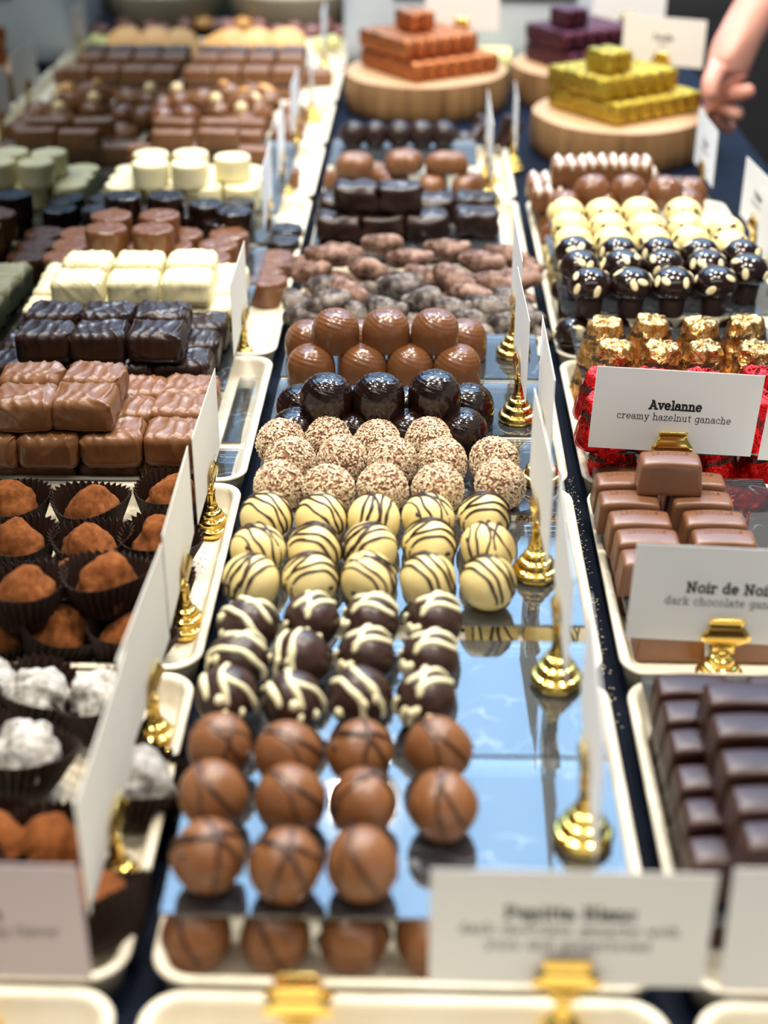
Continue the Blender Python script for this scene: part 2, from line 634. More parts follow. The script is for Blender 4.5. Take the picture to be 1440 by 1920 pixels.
def drizzle_mesh(name, r, mat, seed, rad, style):
    rnd = random.Random(seed * 77 + 5)
    mb = MB()
    base = rnd.uniform(0, PI)
    if style == 'few':                       # two or three thin crossing lines
        sets = [((math.cos(base), math.sin(base), 0.25), rnd.uniform(-0.1, 0.25)),
                ((math.cos(base + 0.55), math.sin(base + 0.55), 0.5), rnd.uniform(0.1, 0.45))]
        if rnd.random() < 0.6:
            sets.append(((math.cos(base + 2.2), math.sin(base + 2.2), 0.2), rnd.uniform(-0.3, 0.1)))
    elif style == 'stripes':                 # parallel lines with a looped end
        sets = [((math.cos(base), math.sin(base), 0.15), -0.55 + 0.33 * k + rnd.uniform(-0.06, 0.06)) for k in range(4)]
        sets.append(((math.cos(base + 0.7), math.sin(base + 0.7), 0.5), rnd.uniform(0.3, 0.6)))
    else:                                    # thick wandering stripes
        sets = [((math.cos(base), math.sin(base), 0.2), -0.35 + 0.55 * k + rnd.uniform(-0.15, 0.15)) for k in range(2)]
        if rnd.random() < 0.6:
            sets.append(((math.cos(base + 0.9), math.sin(base + 0.9), 0.4), rnd.uniform(0.2, 0.6)))
    for (nn, d) in sets:
        pts = arc_on_ball(nn, d, r, -PI, PI, 0.16, seed + d, 64)
        run = []
        runs = []
        for p in pts:
            if p.z > -0.45 * r:
                run.append(p)
            elif run:
                runs.append(run); run = []
        if run:
            runs.append(run)
        for q in runs:
            if len(q) > 4:
                if style == 'thick' and len(q) > 16:      # leave broken ends
                    c = rnd.randint(0, 14); q = q[c:len(q) - rnd.randint(0, 10)]
                rr = [rad * (0.75 + 0.6 * abs(noise.noise(p * 160 + Vector((seed, 0, 0))))) for p in q]
                mb.add(*tube(q, rr, 6, 1.35))
    # a blob where the drizzle ran together
    for _ in range(1 if style != 'thick' else 3):
        a, e = rnd.uniform(-PI, 0), rnd.uniform(-0.1, 0.6)
        c = Vector((math.cos(a) * math.cos(e), math.sin(a) * math.cos(e), math.sin(e)))
        t = c.cross(Vector((0, 0, 1))).normalized() * rnd.choice((-1, 1))
        L = rnd.uniform(0.1, 0.28)
        q = [((c + t * (L * (k / 5 - 0.5)) + Vector((0, 0, 0.3 * L * k / 5))).normalized() * r) for k in range(6)]
        mb.add(*tube(q, rad * (1.6 if style != 'thick' else 1.5), 6, 1.2))
    return mb.build(name, mat)


RT = 0.0126
kinds = {}
for nm, bm_, dm, rad, st in (('milk', 'milk_truffle', 'brown_drizzle', 0.0006, 'few'), ('dark', 'dark_truffle', 'cream_drizzle', 0.00118, 'thick'),
                             ('white', 'white_truffle', 'dark_drizzle', 0.00058, 'stripes')):
    kinds[nm] = [(ball_mesh('truffle_ball', RT, bm_, s * 1.7 + len(nm), 0.0011), drizzle_mesh('drizzle', RT * 1.005, dm, s + len(nm) * 9, rad, st)) for s in range(6)]


def truffle(kind, pos, label, group):
    bm_, dm = random.choice(kinds[kind])
    thing('truffle', label, 'chocolate', [('truffle_ball', bm_), ('drizzle', dm)], pos, (0, 0, random.uniform(-0.7, 0.7)), group)


ZT = ZS + SH + RT * 0.95 + 0.0002    # centre of a truffle standing on a sheet
ZB = 0.0036 + RT * 0.95 + 0.0004      # centre of a truffle standing in the tray
rows_milk = [('front', [(390, 1605), (535, 1622), (680, 1620)]), ('middle', [(400, 1490), (545, 1497), (684, 1505), (830, 1510)]),
             ('back', [(413, 1400), (541, 1413), (676, 1412), (822, 1405)])]
for rn, pts in rows_milk:
    for k, (u, v) in enumerate(pts):
        truffle('milk', at(u, v, ZT), f'round milk chocolate truffle with thin dark drizzle, {rn} row on sheet, {place(k, len(pts))}', 'milk truffles')
for k, x in enumerate((-0.0735, -0.0465, -0.0197, 0.0065)):
    truffle('milk', (x, 0.3605, ZB), f'milk chocolate truffle under the front acrylic sheet, {place(k, 4)}', 'milk truffles below the sheet')
for k, (x, y) in enumerate(((-0.0735, 0.40), (-0.045, 0.402), (-0.018, 0.40), (0.009, 0.401))):
    truffle('milk', (x, y, ZB), f'milk truffle in the lower second row beneath the sheet, {place(k, 4)}', 'milk truffles below the sheet')
rows_dark = [('front', [(425, 1308), (548, 1318), (675, 1306), (798, 1312)]), ('middle', [(446, 1240), (565, 1236), (686, 1231), (807, 1237)]),
             ('back', [(466, 1174), (584, 1166), (697, 1166), (815, 1166)])]
for rn, pts in rows_dark:
    for k, (u, v) in enumerate(pts):
        truffle('dark', at(u, v, ZT), f'dark truffle with thick cream drizzle, {rn} row, {place(k, 4)}', 'dark drizzled truffles')
rows_white = [('front', [(470, 1090), (583, 1086), (691, 1087), (801, 1087), (914, 1092)]),
              ('middle', [(484, 1030), (591, 1029), (693, 1029), (806, 1021), (915, 1027)]),
              ('back', [(500, 970), (603, 972), (701, 975), (803, 970), (908, 970)])]
for rn, pts in rows_white:
    for k, (u, v) in enumerate(pts):
        truffle('white', at(u, v, ZT), f'white chocolate truffle with dark stripes, {rn} row, {place(k, 5)}', 'white drizzled truffles')
for k, x in enumerate((0.034, 0.0615)):
    truffle('white', (x, 0.551, ZB), f'white striped truffle below the sheet beside gold stand, {("left", "right")[k]} one', 'white truffles below the sheet')
for k, x in enumerate((-0.07, -0.043, -0.016, 0.008)):
    truffle('dark', (x, 0.462, ZB), f'dark drizzled truffle below the sheet, {place(k, 4)}', 'dark truffles below the sheet')


# ------------------------------------------------------------------ crumb coated truffles
def crumb_mesh(seed, r=0.0128):
    rnd = random.Random(seed)
    core = ball_mesh('truffle_core', r * 0.96, 'crumb_core', seed, 0.001)
    outm = []
    for mat, cnt in (('crumb_pale', 1250), ('crumb_tan', 330)):
        mb = MB()
        for _ in range(cnt):
            z = rnd.uniform(-0.85, 1)
            a = rnd.uniform(0, 2 * PI)
            nn = Vector((math.sqrt(1 - z * z) * math.cos(a), math.sqrt(1 - z * z) * math.sin(a), z))
            L, Wd, T = rnd.uniform(0.0009, 0.0020), rnd.uniform(0.0005, 0.0009), rnd.uniform(0.0003, 0.0006)
            v, f = box(-L / 2, L / 2, -Wd / 2, Wd / 2, -T / 2, T / 2)
            q = nn.to_track_quat('Z', 'Y').to_matrix().to_4x4()
            M = Matrix.Translation(nn * (r * 0.975 + rnd.uniform(0, 0.0006) + lump(nn * r, 0.001, 70, seed))) @ q @ Matrix.Rotation(rnd.uniform(0, PI), 4, 'Z') @ Matrix.Rotation(rnd.uniform(-0.5, 0.5), 4, 'Y')
            mb.add(v, f, M)
        outm.append(mb.build('crumb', mat, False))
    return core, outm[0], outm[1]


crumbs = [crumb_mesh(s) for s in range(4)]


def crumb_truffle(pos, label, group='crumb coated truffles'):
    c = random.choice(crumbs)
    o = obj('crumb_truffle', None, None, pos, (0, 0, random.uniform(0, 6)))
    tag(o, label, 'chocolate', group)
    obj('truffle_core', c[0], o)
    for mm in c[1:]:
        p = obj('crumb_coating', mm, o)
        p['kind'] = 'stuff'


rows_crumb = [('front', [(523, 912), (617, 918), (717, 916), (822, 918), (938, 908)]),
              ('middle', [(545, 866), (641, 861), (737, 867), (829, 868), (926, 866)]),
              ('back', [(526, 831), (617, 826), (708, 833), (803, 828)])]
for rn, pts in rows_crumb:
    for k, (u, v) in enumerate(pts):
        crumb_truffle(at(u, v, ZT), f'round truffle rolled in pale nut crumbs, {rn} row, {place(k, len(pts))}')
crumb_truffle((0.064, 0.652, ZB), 'crumb coated truffle lying below the sheet at the tray edge')


# ------------------------------------------------------------------ domes
def dome_mesh(mat, seed, r=0.0144, h=0.0232):
    prof = [(r * 0.93, 0.0), (r * 0.975, 0.0005), (r * 0.985, 0.0016), (r * 0.995, h * 0.18), (r, h * 0.32)]
    zb_ = h * 0.42
    for i in range(26):
        t = i / 25 * PI / 2
        prof.append((max(r * math.cos(t) ** 0.66, r * 0.012), zb_ + (h - zb_) * math.sin(t)))
    c = Vector((0.004, 0.001, h))

    def fn(p, a):
        d = (p - c).length
        wgt = max(0.0, min(1.0, (p.z / h - 0.60) / 0.15))
        s_ = math.sin(d * 2 * PI / 0.0023 + 0.9 * math.sin(a * 2 + seed))
        nrm = Vector((p.x, p.y, (p.z - h * 0.35) * 0.8)).normalized()
        return p + nrm * (0.00021 * s_ * wgt) + nrm * lump(p, 0.00015, 90, seed)
    return mesh('dome_praline', *lathe(prof, 56, fn), mat)


def domes(mat, tops, fronts, backs, word):
    ms = [dome_mesh(mat, s) for s in range(3)]
    z0 = ZS + SH + 0.0002
    h = 0.0232
    for nm, pts, z, lab in (('t', tops, z0 + h * 0.80, 'on top of the pile'), ('f', fronts, z0, 'bottom front row'), ('b', backs, z0, 'bottom back row')):
        for k, (u, v) in enumerate(pts):
            p = at(u, v, z + h * 0.5)
            p.z = z
            thing('dome_praline', f'{word} chocolate dome with ridged top, {lab}, {place(k, len(pts))}', 'chocolate',
                  [('dome_praline', random.choice(ms))], p, (random.uniform(-0.05, 0.05), random.uniform(-0.05, 0.05), random.uniform(-0.6, 0.6)), f'{word} domes')


domes('dark_gloss', [(612, 742), (709, 742), (815, 736)], [(556, 808), (660, 810), (766, 810), (867, 808)], [(566, 762), (663, 764), (770, 764), (878, 760)], 'glossy dark')
domes('milk_gloss', [(628, 617), (725, 617), (814, 617)], [(585, 684), (680, 684), (768, 684), (858, 684)], [(578, 637), (675, 637), (771, 637), (870, 635)], 'glossy milk')


# ------------------------------------------------------------------ dusted pods
def pod_mesh(mat, seed, L=0.0172, W=0.0090, T=0.0080):
    rnd = random.Random(seed)
    bend = rnd.uniform(0.1, 0.35)
    crease = rnd.uniform(0.25, 0.6) * rnd.choice((0, 1, 1))

    def fn(p, a):
        rr_ = max(math.hypot(p.x, p.y), 1e-4)
        g = rr_ ** 0.72 / rr_
        x, y, z = p.z * L, p.x * W * g, p.y * T * g
        t = p.z
        y += bend * W * (t * t - 0.4) * 1.6
        if p.y > 0.1 and abs(p.x) < 0.45:
            z -= crease * T * (1 - abs(p.x) / 0.45) * (1 - t * t)
        q = Vector((x, y, z))
        return q + Vector((x * 0.2, y, z)).normalized() * (lump(q, 0.0022, 120, seed) + lump(q, 0.0006, 330, seed))
    return mesh('dusted_pod', *lathe(ball_profile(1.0, 20), 24, fn), mat)


pods = {'dusted_milk': [pod_mesh('dusted_milk', s) for s in range(5)], 'dusted_dark': [pod_mesh('dusted_dark', s + 20) for s in range(5)]}
pod_list = [  # u, v, z, heading, tilt, kind
    (615, 480, .047, 0.1, .15, 'm'), (690, 505, .047, -.75, -.2, 'm'), (718, 458, .047, .5, .2, 'm'), (770, 484, .047, .15, 0, 'm'),
    (838, 466, .047, 0.02, 0, 'm'), (905, 490, .047, -.12, 0, 'm'), (950, 478, .042, -.3, .1, 'm'), (590, 505, .04, .6, -.2, 'm'),
    (650, 545, .047, -.75, .1, 'm'), (850, 522, .046, -.65, .2, 'm'), (800, 520, .04, -.1, .2, 'm'), (925, 530, .044, -.25, 0, 'm'), (970, 525, .042, .15, 0, 'm'),
    (880, 550, .042, -.7, 0, 'm'), (565, 500, .034, .4, 0, 'm'), (640, 475, .036, -.3, 0, 'm'), (985, 500, .034, -.9, 0, 'm'),
    (620, 540, .046, .05, .2, 'd'), (612, 566, .046, .1, -.2, 'd'), (752, 533, .044, .1, 0, 'd'), (722, 577, .046, -.55, 0, 'd'), (795, 560, .046, .75, .1, 'd'),
    (665, 583, .040, -.6, 0, 'd'), (575, 592, .036, .3, 0, 'd'), (558, 565, .034, -1.0, 0, 'd'), (842, 578, .042, -.2, 0, 'd'), (915, 575, .044, -.55, 0, 'd'),
    (955, 560, .040, -.9, 0, 'd'), (880, 600, .038, .1, 0, 'd'), (955, 605, .038, 0.0, 0, 'd'), (990, 590, .036, -1.1, 0, 'd'), (820, 600, .036, -.4, 0, 'd'),
    (995, 625, .026, -.8, 0, 'd'), (760, 600, .034, .3, 0, 'd'), (690, 545, .034, .2, 0, 'd'), (900, 625, .030, .2, 0, 'd')]
cnt = {}
WAY = lambda h: 'pointing up right' if h > 0.3 else ('pointing down right' if h < -0.3 else 'lying crosswise')
# a bed of pods fills the tray below the visible ones
for k, (u, v, z, hd, tl, kd) in enumerate(pod_list):
    mm = random.choice(pods['dusted_milk' if kd == 'm' else 'dusted_dark'])
    p = at(u, v, z - 0.012)
    third = ('left', 'centre left', 'centre', 'centre right', 'right')[min(4, int((u - 540) / 95))]
    lay = 'upper' if z > .041 else 'lower'
    stem_ = ('brown cocoa dusted pod' if kd == 'm' else 'dark pod caked with white powder') + f', {lay} layer, {third} of the pile, {WAY(hd)}'
    cnt[stem_] = cnt.get(stem_, 0) + 1
    lab = stem_ + ('' if cnt[stem_] == 1 else f', {ORD[cnt[stem_] - 1]}')
    thing('dusted_pod', lab, 'chocolate', [('dusted_pod', mm)], p, (random.uniform(-.5, .5), tl, hd), 'dusted pods piled behind milk domes')
sheet(-0.078, 0.066, 0.885, 1.035, 0.0062, 'clear acrylic sheet beneath the dusted pods')
rnd = random.Random(5)
for i in range(6):
    for j in range(4):
        kd = 'dusted_milk' if j > 1 else 'dusted_dark'
        col_ = ('milk brown', 'dark powdered')[kd == 'dusted_dark']
        thing('dusted_pod', f'{col_} pod at the bottom of the pile, {ORD[i]} from left, {ORD[j]} from front', 'chocolate',
              [('dusted_pod', rnd.choice(pods[kd]))], (-0.068 + i * 0.026 + rnd.uniform(-.003, .003), 0.90 + j * 0.037 + rnd.uniform(-.004, .004), 0.0172),
              (rnd.uniform(-.3, .3), rnd.uniform(-.1, .1), rnd.uniform(-.8, .8)), 'dusted pods piled behind milk domes')


# ------------------------------------------------------------------ rectangular enrobed pralines
def praline_mesh(mat, seed, hx=0.0164, hy=0.0142, hz=0.0094, amp=0.00105, freq=0.0066):
    rnd = random.Random(seed)
    th = rnd.uniform(0.15, 0.6) * rnd.choice((-1, 1))

    def fn(p):
        u_ = p.x * math.cos(th) + p.y * math.sin(th) * 0.9
        wv_ = 0.0013 * math.sin(p.y * 240 + seed) + 0.0034 * noise.noise(p * 85 + Vector((seed, 0, 0)))
        s_ = math.sin((u_ + wv_) * 2 * PI / freq)
        rid = max(0.0, s_) ** 5
        cross = max(0.0, math.sin((p.x * math.sin(th) * 1.4 - p.y * 0.6 + p.z * .5 + wv_) * 2 * PI / (freq * 2.4) + seed)) ** 4
        up_ = max(0.0, min(1.0, (p.z + hz * 0.55) / (hz * 1.1)))
        d = amp * (rid + 0.9 * cross) * (0.25 + 0.75 * up_)
        out_ = Vector((p.x * 0.5, p.y * 0.5, p.z * 1.1)).normalized()
        q = p + out_ * (d + lump(p, 0.0009, 80, seed))
        if p.z < -hz * 0.8:          # the little foot of set chocolate
            q.x *= 1.035; q.y *= 1.035
        q.z = max(q.z, -hz)
        return q
    return mesh('praline', *rbox(hx, hy, hz, 0.0050, 32, fn), mat)


HZ = 0.0094
Z_SHEET_L = 0.0226
sheet(-0.262, -0.118, 0.7010, 0.7880, Z_SHEET_L, 'clear acrylic sheet under the milk rectangular pralines')
sheet(-0.262, -0.118, 0.7980, 0.8860, Z_SHEET_L, 'clear acrylic sheet under the dark rectangular pralines')
sheet(-0.262, -0.118, 0.8960, 0.9850, Z_SHEET_L, 'clear acrylic sheet under the white rectangular pralines')
Z1 = Z_SHEET_L + SH + HZ + 0.0002
Z2 = Z1 + 2 * HZ + 0.0006
Z0 = 0.0036 + HZ + 0.0003
rect_sets = [
    ('milk', 'milk', [(Z2, 'top layer front row', [(50, 765), (161, 763)]), (Z2, 'top layer back row', [(62, 722), (179, 722)]),
                      (Z1, 'lower layer front row', [(-15, 832), (98, 832), (215, 830), (331, 828)]),
                      (Z1, 'lower layer middle row', [(30, 786), (135, 786), (238, 784), (340, 780)]),
                      (Z1, 'lower layer back row', [(60, 748), (160, 748), (262, 746), (358, 745)]),
                      (Z0, 'bottom layer under the sheet', [(5, 878), (96, 878), (213, 878), (320, 878)])]),
    ('dark', 'dark', [(Z2, 'top layer front row', [(88, 640), (189, 641), (296, 640)]), (Z2, 'top layer back row', [(104, 603), (203, 603), (306, 603)]),
                      (Z1, 'lower layer front row', [(35, 695), (137, 695), (242, 695), (346, 694)]),
                      (Z1, 'lower layer middle row', [(60, 657), (160, 657), (265, 657), (364, 656)]),
                      (Z1, 'lower layer back row', [(85, 624), (185, 624), (285, 624), (382, 623)])]),
    ('white', 'creamy white', [(Z2, 'top layer front row', [(148, 540), (252, 540), (353, 538)]), (Z2, 'top layer back row', [(166, 505), (263, 504), (362, 503)]),
                               (Z1, 'lower layer front row', [(96, 590), (200, 590), (302, 590), (397, 590)]),
                               (Z1, 'lower layer middle row', [(115, 556), (215, 556), (315, 556), (412, 556)]),
                               (Z1, 'lower layer back row', [(128, 528), (228, 528), (325, 528), (420, 528)])])]
for mat, word, sets in rect_sets:
    ms = [praline_mesh(mat, s + len(mat)) for s in range(5)]
    if mat == 'white':
        ms = [praline_mesh(mat, s + 3, amp=0.0006, freq=0.006) for s in range(4)]
    for (z, lab, pts) in sets:
        for k, (u, v) in enumerate(pts):
            p = at(u, v, z)
            thing('rectangular_praline', f'{word} chocolate rectangular praline with ripples, {lab}, {place(k, len(pts))}', 'chocolate',
                  [('praline', random.choice(ms))], p, (0, 0, random.uniform(-0.05, 0.05) + random.choice((0, PI))), f'{word} rectangular pralines')


sheet(-0.1170, -0.1010, 0.7080, 0.7560, 0.0040, 'small clear plate on the tray floor behind the tall card')
sheet(-0.1170, -0.1010, 0.7650, 0.8600, 0.0040, 'clear plate in front of the fifth gold stand, left row')


# ------------------------------------------------------------------ cylinder pralines
def cyl_mesh(mat, seed, r=0.0148, h=0.019, pit=0.0005):
    prof = [(r * 0.9, 0), (r * 0.96, 0.0006)]
    for i in range(6):
        prof.append((r * (0.965 + 0.03 * i / 5), 0.001 + (h - 0.004) * i / 5))
    for i in range(1, 6):
        a = i / 5 * PI / 2
        prof.append((r * 0.995 - 0.0018 * (1 - math.cos(a)), h - 0.003 + 0.003 * math.sin(a)))
    for rr in (0.72, 0.55, 0.38, 0.2, 0.05):
        prof.append((r * rr, h + 0.0001))

    def fn(p, a):
        q = p.copy()
        if p.z > h - 0.003:
            q.z += pit * 1.6 * noise.noise(p * 330 + Vector((seed * 3, 0, 0)))
        return q
    return mesh('cylinder_praline', *lathe(prof, 40, fn), mat)


CH = 0.019
zc1, zc2 = Z_SHEET_L + SH + 0.0003, Z_SHEET_L + SH + CH + 0.0012
cyl_sets = [
    ('milk', 'milk', 'milk_gloss', [(zc2, 'top front', [(200, 450), (288, 451)]), (zc2, 'top back', [(210, 425), (300, 425)]),
                                    (zc1, 'lower front row', [(120, 502), (212, 503), (303, 504), (395, 504)]),
                                    (zc1, 'lower middle row', [(135, 480), (225, 480), (325, 481), (410, 480)]),
                                    (zc1, 'lower back row', [(150, 458), (250, 459), (345, 459), (430, 459)])]),
    ('dark', 'dark', 'dark_gloss', [(zc2, 'top layer', [(231, 388), (311, 388)]), (zc1 + 0.008, 'middle step', [(387, 402), (440, 416)]),
                                    (zc1, 'lower layer', [(186, 412), (268, 415), (345, 420), (415, 436)]),
                                    (zc1, 'back of lower layer', [(200, 392), (352, 398), (445, 398)])]),
    ('white', 'pale white', 'white', [(zc2, 'top front', [(282, 325), (355, 325)]), (zc2, 'top back', [(284, 307), (358, 306), (436, 313)]),
                                      (zc1, 'lower front row', [(232, 365), (308, 366), (384, 367), (455, 367)]),
                                      (zc1, 'lower middle row', [(240, 351), (312, 352), (388, 352), (460, 352)]),
                                      (zc1, 'lower back row', [(250, 336), (320, 336), (392, 337), (462, 336)])])]
for nm, word, mat, sets in cyl_sets:
    ms = [cyl_mesh(mat, s + len(mat) * 2, 0.0152 if nm != 'dark' else 0.0143, CH, 0.0006 if nm != 'white' else 0.0002) for s in range(3)]
    for (z, lab, pts) in sets:
        for k, (u, v) in enumerate(pts):
            p = at(u, v, z + CH * 0.5)
            p.z = z
            thing('cylinder_praline', f'{word} chocolate cylinder praline, {lab}, {place(k, len(pts))}', 'chocolate', [('praline', random.choice(ms))], p,
                  (0, 0, random.uniform(0, 6)), f'{word} cylinder pralines')
sheet(-0.262, -0.118, 0.9900, 1.0700, Z_SHEET_L, 'clear acrylic sheet under the milk cylinder pralines')
sheet(-0.262, -0.118, 1.0800, 1.1450, Z_SHEET_L, 'clear acrylic sheet under the dark cylinder pralines')
sheet(-0.262, -0.118, 1.1550, 1.2750, Z_SHEET_L, 'clear acrylic sheet under the pale white cylinder pralines')
# more cylinders at the right of the tray, below the holders
cm, cd = cyl_mesh('milk_gloss', 9), cyl_mesh('dark_gloss', 8, 0.0143)
for k, (u, v) in enumerate(((503, 545), (510, 522), (515, 500))):
    p = at(u, v, 0.0135); p.z = 0.0040
    thing('cylinder_praline', f'milk cylinder praline on tray floor beyond tall white card, {ORD[k]} from front', 'chocolate', [('praline', cm)], p, (0, 0, k), 'milk chocolate cylinder pralines')
for k, (u, v) in enumerate(((530, 470), (536, 447))):
    p = at(u, v, 0.0135); p.z = 0.0040
    thing('cylinder_praline', f'dark cylinder praline on tray floor behind gold stand, {("front", "back")[k]} one', 'chocolate', [('praline', cd)], p, (0, 0, k), 'dark chocolate cylinder pralines')


# ------------------------------------------------------------------ batons, nut clusters, tablets, orange slices (back of left row)
def lumpy_block(name, mat, seed, hx, hy, hz, amp=0.0016, r=0.005, n=12):
    def fn(p):
        q = p + Vector((p.x, p.y, p.z)).normalized() * lump(p, amp, 110, seed)
        q.z = max(q.z, -hz)
        return q
    return mesh(name, *rbox(hx, hy, hz, r, n, fn), mat)


bat = [lumpy_block('baton', 'milk', s, 0.0185, 0.0085, 0.0085, 0.0012, 0.003) for s in range(3)]
for rn, z, pts in (('front', 0.030, [(268, 288), (340, 288), (412, 288), (470, 292)]), ('middle', 0.046, [(322, 262), (408, 260)]), ('back', 0.046, [(325, 240), (412, 240)]), ('lower right', 0.030, [(455, 262), (462, 240)])):
    for k, (u, v) in enumerate(pts):
        thing('chocolate_baton', f'milk chocolate baton behind the white cylinders, {rn} row, {place(k, len(pts))}', 'chocolate', [('baton', bat[k % 3])], at(u, v, z), (0, 0, random.uniform(-.15, .15)), 'milk chocolate batons')
sheet(-0.262, -0.118, 1.285, 1.40, 0.0196, 'clear acrylic sheet under the milk chocolate batons')
for k in range(4):
    thing('chocolate_baton', f'milk chocolate baton in the lowest layer, {place(k, 4)}', 'chocolate', [('baton', bat[k % 3])], (-0.243 + k * 0.0375, 1.303, 0.0125), (0, 0, 0), 'milk chocolate batons')


def egg(name, mat, seed, rx, ry, rz, amp=0.0012, res=(12, 16)):
    def fn(p, a):
        q = Vector((p.x * rx, p.y * ry, p.z * rz))
        return q + q.normalized() * lump(q, amp, 140, seed)
    return mesh(name, *lathe(ball_profile(1.0, res[0]), res[1], fn), mat)


cl = [egg('cluster_body', 'milk', s, 0.0165, 0.0145, 0.013, 0.004) for s in range(4)]
clg = [egg('cluster_body', 'milk_gloss', s + 8, 0.0145, 0.013, 0.0125, 0.001) for s in range(2)]


def nut_mesh(offs):
    mb = MB()
    for (x, y, z, r) in offs:
        v, f = lathe(ball_profile(r, 8), 10)
        mb.add(v, f, Matrix.Translation((x, y, z)))
    return mb.build('hazelnut', 'hazelnut')


nutm = nut_mesh([(0, 0, 0, 0.0068)])
almm = egg('almond', 'orange_peel', 3, 0.010, 0.005, 0.004, 0.0004)
cluster_pts = [(302, 222, 0.03, 5), (346, 220, 0.03, 5), (410, 214, 0.032, 2), (452, 232, 0.03, 3), (478, 214, 0.03, 3), (455, 196, 0.04, 4), (500, 190, 0.03, 4),
               (332, 194, 0.03, 1), (376, 190, 0.03, 0), (422, 182, 0.04, 4), (290, 200, 0.03, 0), (470, 180, 0.03, 0)]
for k, (u, v, z, kd) in enumerate(cluster_pts):
    p = at(u, v, z)
    parts = [('cluster_body', clg[k % 2] if kd in (1, 2, 5) else cl[k % 4])]
    o = obj('nut_cluster', None, None, p, (0, 0, random.uniform(-1, 1)))
    tag(o, f'{("brown", "glossy brown")[kd in (1, 2, 5)]} nut cluster before the tablets, {"with pale hazelnut on top" if kd in (1, 2, 3) else ("with candied peel" if kd == 4 else "plain")}, {ORD[k % 12]} of the heap', 'chocolate', 'nut clusters')
    obj('cluster_body', parts[0][1], o)
    if kd in (1, 2, 3):
        obj('hazelnut', nutm, o, (random.uniform(-.003, .003), 0.002, 0.0142))
    if kd == 4:
        obj('candied_peel', almm, o, (0, 0, 0.013), (0.2, 0.3, random.uniform(0, 3)))
for i in range(4):
    for j in range(3):
        thing('nut_cluster', f'plain brown cluster at the bottom of the nut heap, {ORD[i]} from left, {ORD[j]} from front', 'chocolate', [('cluster_body', cl[(i + j) % 4])],
              (-0.243 + i * 0.036, 1.432 + j * 0.044, 0.0168), (0, 0, i + j), 'nut clusters')

tab = lumpy_block('tablet', 'milk', 3, 0.0155, 0.0135, 0.0085, 0.0006, 0.0035, 9)
tabd = lumpy_block('tablet', 'dark_truffle', 4, 0.0155, 0.0135, 0.0085, 0.0006, 0.0035, 9)
for rn, dz, us, v, mm in (('front', 0.0, (372, 424, 480, 537), 140, tab), ('middle', 0.0, (385, 436, 490, 545), 116, tab), ('back', 0.0, (398, 448, 500, 552), 102, tabd)):
    for k, u in enumerate(us):
        p = at(u, v, 0.034)
        thing('chocolate_tablet', f'square {("milk", "dark")[mm is tabd]} chocolate tablet before the orange slices, {rn} row, {place(k, 4)}', 'chocolate', [('tablet', mm)], p, (0, 0, 0), 'square tablets')
        thing('chocolate_tablet', f'square {("milk", "dark")[mm is tabd]} tablet in the lower layer, {rn} row, {place(k, 4)}', 'chocolate', [('tablet', mm)], (p.x, p.y, 0.0135), (0, 0, 0), 'square tablets below')
for k, u in enumerate((575, 598)):
    thing('chocolate_tablet', f'square milk tablet near the tray rim beyond white cards, {("left", "right")[k]} one', 'chocolate', [('tablet', tab)], at(u, 144, 0.0135), (0, 0, 0.2), 'square tablets below')


def slice_mesh(seed):
    prof = [(0.004, 0.0), (0.0225, 0.0), (0.0245, 0.0016), (0.0250, 0.0034), (0.0238, 0.0052), (0.021, 0.0058), (0.012, 0.0050), (0.003, 0.0046)]

    def fn(p, a):
        rr = math.hypot(p.x, p.y)
        s_ = 0.0007 * abs(math.sin(a * 5)) * (1 if p.z > 0.004 and rr < 0.02 else 0)
        return p + Vector((0, 0, s_ + 0.0012 * noise.noise(p * 60 + Vector((seed, 0, 0)))))
    return mesh('orange_slice', *lathe(prof, 40, fn), 'orange_peel')


sl = [slice_mesh(s) for s in range(3)]
for i, x in enumerate((-0.247, -0.215, -0.178)):
    for j in range(3):
        thing('orange_slice', f'candied orange slice leaning in a row, {("left", "middle", "right")[i]} column, {("front", "middle", "back")[j]} one', 'fruit', [('orange_slice', sl[(i + j) % 3])],
              (x + 0.004 * j, 1.795 + 0.018 * j + 0.004 * i, 0.0255), (0.85, 0, 0), 'candied orange slices')
fig = [egg('dried_fruit', 'dried_fig', s, 0.013, 0.012, 0.010, 0.002) for s in range(3)]
oli = egg('dried_fruit', 'wax_yellow', 5, 0.012, 0.011, 0.010, 0.002)
for k, (u, v) in enumerate(((535, 84), (560, 72), (552, 56), (585, 62), (600, 84), (625, 80), (640, 62), (612, 50), (580, 46), (520, 62))):
    thing('dried_fruit', f'{("dark red", "olive")[k in (4, 5)]} dried fruit piece beside orange slices, {ORD[k]} of the heap', 'fruit', [('dried_fruit', oli if k in (4, 5) else fig[k % 3])], at(u, v, 0.0165), (0, 0, k), 'dried fruit pieces')
half = [egg('orange_piece', 'orange_peel', s + 30, 0.016, 0.014, 0.010, 0.002) for s in range(2)]
for k, (u, v) in enumerate(((425, 50), (455, 46), (485, 50), (520, 42), (395, 52), (550, 38))):
    thing('candied_piece', f'brown candied fruit piece behind the orange slices, {place(k, 6)}', 'fruit', [('candied_piece', half[k % 2] if k % 2 else fig[k % 3])], at(u, v, 0.02), (0, 0, k), 'candied pieces at the back')

